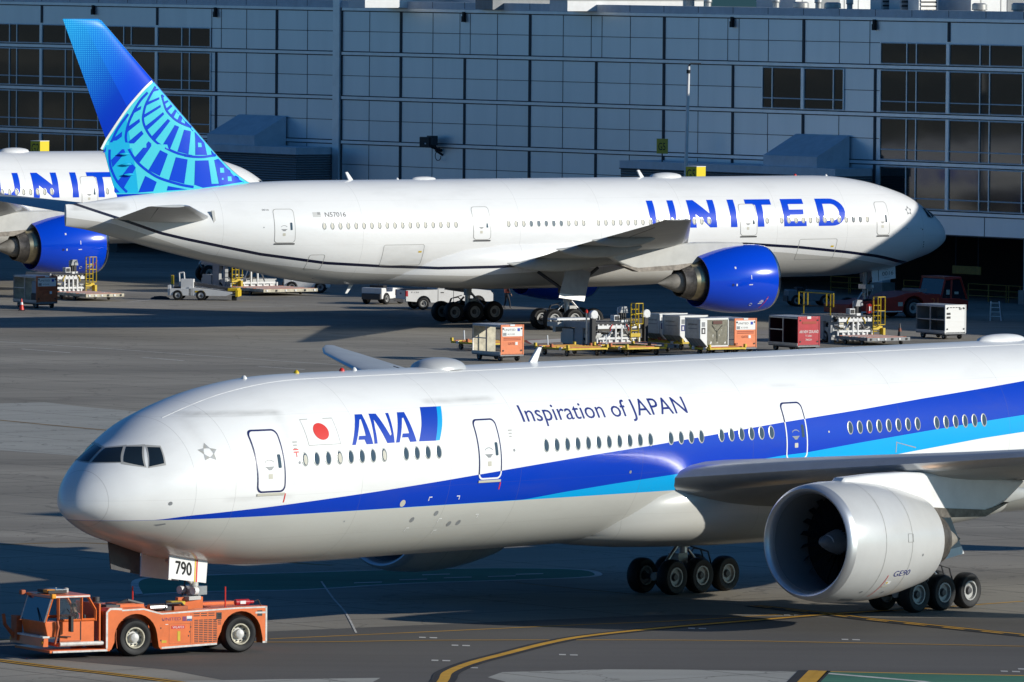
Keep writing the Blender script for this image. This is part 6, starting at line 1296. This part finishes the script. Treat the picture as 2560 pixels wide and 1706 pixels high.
# louvres, hatches, lettering
mb = MB(); Y = YN - .003
def pan(x0, x1, z0, z1, m, yy=Y): mb.add([(x0, yy, z0), (x1, yy, z0), (x1, yy, z1), (x0, yy, z1)], [(0, 1, 2, 3)], m)
for i in range(5):
    for j in range(13): pan(5.33 + i * .17, 5.47 + i * .17, .40 + j * .058, .43 + j * .058, INK)
for i in range(3):
    for j in range(2): pan(5.30 + i * .27, 5.52 + i * .27, 1.24 + j * .07, 1.27 + j * .07, INK)
for j in range(6): pan(6.18, 6.30, .95 + j * .06, .98 + j * .06, INK)
pan(6.12, 6.32, 1.12, 1.34, INK); pan(7.62, 7.8, 1.18, 1.36, INK, Y); pan(7.55, 7.92, 1.26, 1.32, WT, Y - .002)
onto(mb); mb = MB()
for P in ([(5.25, .36), (6.12, .40), (6.12, 1.38), (5.25, 1.36), (5.25, .36)], [(4.42, .38), (5.18, .38), (5.18, 1.02), (4.42, 1.02), (4.42, .38)], [(5.20, .3), (5.20, 1.36)], [(2.55, .3), (2.5, .62), (2.52, .9)]):
    for q in ribbon(P, .014): mb.add([(a, Y, b) for a, b in q], [(0, 1, 2, 3)], ORANGE_D)
for x, z in ((4.12, .5), (4.12, .9), (5.12, .62), (5.16, .75), (6.08, .6), (6.08, 1.1), (4.2, 1.15), (5.2, .9)): mb.add([(x + .02 * math.cos(a), Y - .002, z + .03 * math.sin(a)) for a in [2 * math.pi * i / 8 for i in range(8)]], [tuple(range(8))], INK)
onto(mb)
mb = MB(); PURP = mat('faded_purple_letter', (.20, .03, .12), .5); txt(mb, 'UNITED', PURP, (4.16, Y - .002, 1.13), (1, 0, 0), (0, 0, 1), .68, .10)
def pan2(x0, x1, z0, z1, m): mb.add([(x0, Y - .003, z0), (x1, Y - .003, z0), (x1, Y - .003, z1), (x0, Y - .003, z1)], [(0, 1, 2, 3)], m)
pan2(4.9, 5.03, 1.10, 1.25, PURP); pan2(5.05, 5.24, 1.10, 1.26, PANELW); pan2(5.05, 5.24, 1.10, 1.17, NAVYB); pan2(4.50, 4.98, .86, .96, REDV); mb.add(*(lambda m_: (m_.v, m_.f))((lambda q: (txt(q, 'WLAF33', PANELW, (4.54, Y - .006, .875), (1, 0, 0), (0, 0, 1), .40, .07), q)[1])(MB())), PANELW)
txt(mb, '1', YELLOW, (4.72, Y - .004, .46), (1, 0, 0), (0, 0, 1), .10, .32); pan2(4.15, 4.32, .42, .50, YELLOW); pan2(4.28, 4.38, 1.0, 1.02, PANELW); onto(mb); SIDE.build('side_body', TUG, 25, bevel=.015)
# low floor, cab
mb = MB(); mb.bx(.15, 2.3, YN + .02, YF - .02, .22, .30, ORANGE); mb.bx(.25, 2.2, YN - .004, YN + .02, .22, .28, WT); mb.bx(2.1, 2.3, YN + .1, -.1, .30, 1.5, ORANGE_D); mb.tube((.55, YN + .12, .48), (2.1, YN + .12, .48), .07, WT, n=10); mb.build('floor', TUG, 0)
mb = MB(); mb.prism([(.12, .42), (.12, .72), (-.02, .72), (-.06, .42)], YN + .08, YF - .08, ORANGE); mb.bx(-.08, .16, YN + .06, YF - .06, .70, .76, WT)
for y in (-.75, .45):
    for i in range(4): mb.add([(-.07 + .02, y + i * .1, .48), (-.07 + .02, y + .05 + i * .1, .48), (-.05 + .02, y + .05 + i * .1, .60), (-.05 + .02, y + i * .1, .60)], [(0, 1, 2, 3)], WT)
for y in (YN + .16, YF - .16): mb.lathe([(-.09, .06), (-.05, .07)], OL, 'X', 10, (.02, y, .55), caps=(True, False))
mb.build('bumper', TUG, 0)
mb = MB(); mb.prism([(.12, .72), (.0, 1.22), (.55, 1.22), (.55, .72)], YN + .12, YF - .75, ORANGE); mb.prism([(.55, .50), (.50, 1.25), (1.78, 1.25), (1.78, .50)], YN + .12, YN + .17, ORANGE); mb.bx(.5, 2.0, YN + .17, YF - .75, .40, .52, ORANGE); mb.bx(1.95, 2.02, YN + .12, YF - .75, .5, 1.75, ORANGE); mb.build('cab_shell', TUG, 0, bevel=.02)
c0, c1 = YN + .12, YF - .75
mb = MB()
for y in (c0, c1):
    for a, b in (((.02, 1.2), (.28, 1.98)), ((.5, 1.2), (.5, 1.98)), ((1.32, 1.22), (1.32, 1.98)), ((1.55, 1.98), (1.82, 1.55)), ((1.82, 1.55), (1.82, 1.2)), ((.5, 1.24), (1.8, 1.24))): mb.bar((a[0], y, a[1]), (b[0], y, b[1]), .07, ORANGE)
    mb.bar((-.0, y - .01, 1.2), (.26, y - .01, 1.98), .04, WT)
mb.bar((.28, c0, 1.98), (.28, c1, 1.98), .08, ORANGE); mb.build('cab_pillar', TUG, 0)
mb = MB(); mb.prism([(.2, 1.97), (.22, 2.05), (1.6, 2.05), (1.62, 1.97)], c0 - .05, c1 + .05, ORANGE); mb.bx(.3, 1.6, c0 - .056, c0 - .05, 1.98, 2.03, WT); mb.build('cab_roof', TUG, 0, bevel=.02)
WS = mat('blue_tinted_windscreen', (.02, .07, .12), .08, spec=.8)
def glass_mat():
    m, t, b = newmat('clear_cab_glass'); b.inputs['Base Color'].default_value = (.7, .8, .82, 1); b.inputs['Transmission Weight'].default_value = .96; b.inputs['Roughness'].default_value = .02; b.inputs['IOR'].default_value = 1.05; return m
CLEAR = glass_mat()
mb = MB(); mb.prism([(.0, 1.22), (.25, 1.97), (.27, 1.97), (.03, 1.22)], c0 + .05, c1 - .05, WS); mb.build('windscreen', TUG, 0)
mb = MB(); mb.bar((-.03, c0 + .25, 1.25), (.12, c0 + .75, 1.62), .025, INK); mb.build('wiper', TUG, 0)
mb = MB(); mb.bx(.56, 1.28, c0 - .004, c0 + .004, 1.28, 1.94, CLEAR); mb.build('side_window', TUG, 0)
mb = MB(); mb.bx(.54, 1.30, c0 - .02, c0 + .02, .55, .60, ORANGE_D); mb.bx(.53, .555, c0 - .014, c0 - .002, .6, 1.96, INK); mb.bx(1.285, 1.31, c0 - .014, c0 - .002, .6, 1.96, INK); mb.bx(.55, 1.29, c0 - .014, c0 - .002, 1.26, 1.285, INK); mb.build('cab_door', TUG, 0)
mb = MB(); mb.bar((.78, c0 - .05, 1.62), (.78, c0 - .30, 1.5), .03, INK); mb.box((.80, c0 - .30, 1.15), (.10, .2, .5), INK); mb.build('mirror', TUG, 0, bevel=.02)
mb = MB(); mb.path([(.35, c0 - .06, .5), (.45, c0 - .12, 1.05), (.42, c0 - .1, 1.25)], .04, ORANGE_D); mb.path([(.5, c0 - .06, .75), (.9, c0 - .09, .72)], .02, INK); mb.build('grab_rail', TUG, 0)
mb = MB(); mb.bx(.45, 1.1, -.55, .25, 2.07, 2.17, INK); mb.bx(.43, .7, -.5, -.2, 2.09, 2.19, OL); mb.bx(.72, 1.1, -.5, .2, 2.17, 2.19, STEEL); mb.build('light_bar', TUG, 0)
for p in ((.30, c0 + .0, 2.03), (.1, c1 + .1, 2.05)): mb = MB(); mb.box(p, (.16, .2, .15), OL if p[1] < 0 else ORANGE_D); mb.build('beacon', TUG, 0, bevel=.03)
mb = MB(); mb.tube((1.15, 0, 2.05), (1.0, .05, 2.2), .02, WT); mb.lathe([(0, .08), (.12, .08), (.14, .03)], LGREY, 'Z', 10, (1.4, .1, 2.05), caps=(True, True)); mb.build('roof_fitting', TUG, 0)
mb = MB(); mb.prism([(-.05, .5), (-.45, 1.0), (-.5, 1.35), (-.42, 1.36), (-.36, 1.03), (.02, .6)], c1 + .3, c1 + .38, ORANGE_D); mb.bx(-.1, .1, c1 + .1, c1 + .5, .5, 1.3, ORANGE_D); mb.build('step_arm', TUG, 0)
mb = MB(); mb.lathe([(0, .17), (.14, .17), (.16, .12), (.3, .12)], DGREY, 'Z', 16, (2.25, -.35, 1.6), caps=(False, True)); mb.tube((2.25, -.35, 1.35), (2.25, -.35, 1.62), .1, DGREY); mb.build('air_cleaner', TUG, 40)
mb = MB()
for x, l in ((2.55, .5), (3.2, .9), (4.3, .7), (5.0, .5)): mb.box((x + .2, -.35, 1.56 if x < 3.8 else 1.45), (l, .5, .16), random.choice((ORANGE, DGREY, ORANGE_D)))
mb.path([(3.0, -.2, 1.6), (3.4, -.3, 1.75), (4.0, -.25, 1.6)], .06, DGREY, 8); mb.lathe([(-.3, .13), (.3, .13)], STEEL, 'X', 12, (4.35, -.55, 1.5), caps=(True, True)); mb.path([(4.55, -.7, 1.4), (4.65, -.6, 1.62), (5.2, -.6, 1.62), (5.4, -.5, 1.45)], .04, INK, 8); mb.box((5.15, -.3, 1.62), (.5, .4, .1), YELLOW); mb.box((5.9, .2, 1.55), (.9, .2, .4), ORANGE); mb.build('cradle_gear', TUG, 0)
for x in (3.9, 6.55): mb = MB(); mb.tube((x, .3 if x < 5 else YN + .2, 1.4), (x, .3 if x < 5 else YN + .2, 2.15), .025, REDV, n=8); mb.build('marker_rod', TUG, 0)
mb = MB(); mb.lathe([(0, .02), (.02, .1), (.5, .1), (.55, .05), (.68, .05)], RED, 'X', 14, (6.95, YN + .3, 1.62), caps=(True, True)); mb.bx(7.1, 7.3, YN + .19, YN + .2, 1.57, 1.67, PANELW); mb.path([(7.6, YN + .3, 1.62), (7.8, YN + .3, 1.68), (7.9, YN + .3, 1.5)], .02, INK); mb.build('extinguisher', TUG, 40)
a = wheel_mb(wr, .5, RIM, 36); o = a.build('wheel', None, 40); tyre = o.data; bpy.data.objects.remove(o)
RIMC = mat('cream_wheel_disc', (.60, .55, .42), .45, .1, grime=.45, scale=9)
b = MB(); r = wr
for sg in (-1, 1):
    b.lathe([(sg * .19, r * .57), (sg * .235, r * .56), (sg * .235, r * .50), (sg * .10, r * .46), (sg * .08, r * .3)], RIMC, 'Y', 32); b.lathe([(sg * .08, r * .46), (sg * .09, r * .25), (sg * .2, r * .24), (sg * .22, r * .2), (sg * .23, .001)], WT, 'Y', 24)
    for i in range(10): t_ = 2 * math.pi * i / 10; b.lathe([(sg * .09, .028), (sg * .13, .026), (sg * .13, .001)], DGREY, 'Y', 6, (r * .38 * math.cos(t_), 0, r * .38 * math.sin(t_)))
o = b.build('rim', None, 40); rim = o.data; bpy.data.objects.remove(o)
for x in (fx, rx):
    for y in (YN + .27, YF - .27):
        wv = bpy.data.objects.new('wheel', tyre); COL.objects.link(wv); wv.parent = TUG; wv.location = (x, y, wr); q = bpy.data.objects.new('rim', rim); COL.objects.link(q); q.parent = wv
mb = MB(); mb.bx(.95, 1.55, c0 + .2, c0 + .7, .52, .85, INK); mb.bx(1.5, 1.62, c0 + .2, c0 + .7, .8, 1.4, INK); mb.build('seat', TUG, 0, bevel=.04)
mb = MB(); mb.lathe([(-.015, .17), (.015, .17)], INK, 'X', 20, (.75, c0 + .45, 1.18)); mb.tube((.75, c0 + .45, 1.18), (.4, c0 + .45, .95), .03, INK); mb.build('steering_wheel', TUG, 0)
# driver, seated facing the front of the tug (its own +x is forwards)
J, E = torso((0, 0, .09), (-.03, 0, .27), (-.03, 0, .50), (.0, 0, .66), (.04, 0, .79))
limbs(J, E, 'l', [(-.02, .19, .56), (.12, .22, .34), (.36, .16, .36), (.43, .14, .38)], [(.05, .1, .06), (.46, .12, .10), (.50, .12, -.30), (.62, .12, -.33)], (1, 0, -.2)); limbs(J, E, 'r', [(-.02, -.19, .56), (.12, -.22, .34), (.36, -.16, .36), (.43, -.14, .38)], [(.05, -.1, .06), (.46, -.12, .10), (.50, -.12, -.30), (.62, -.12, -.33)], (1, 0, -.2))
p = TUG.matrix_basis @ Vector((0, 0, 0)); M_ = Matrix.Translation((-15.43, 277.43, 0)) @ Matrix.Rotation(R(29.5), 4, 'Z'); p = M_ @ Vector((1.32, c0 + .45, .82))
person('tug driver in a dark shirt and red vest seated in the orange tug cab', p, R(29.5 + 180), (J, E, 0), mat('dark_shirt', (.02, .02, .024), .8), mat('red_vest', (.55, .04, .03), .6))
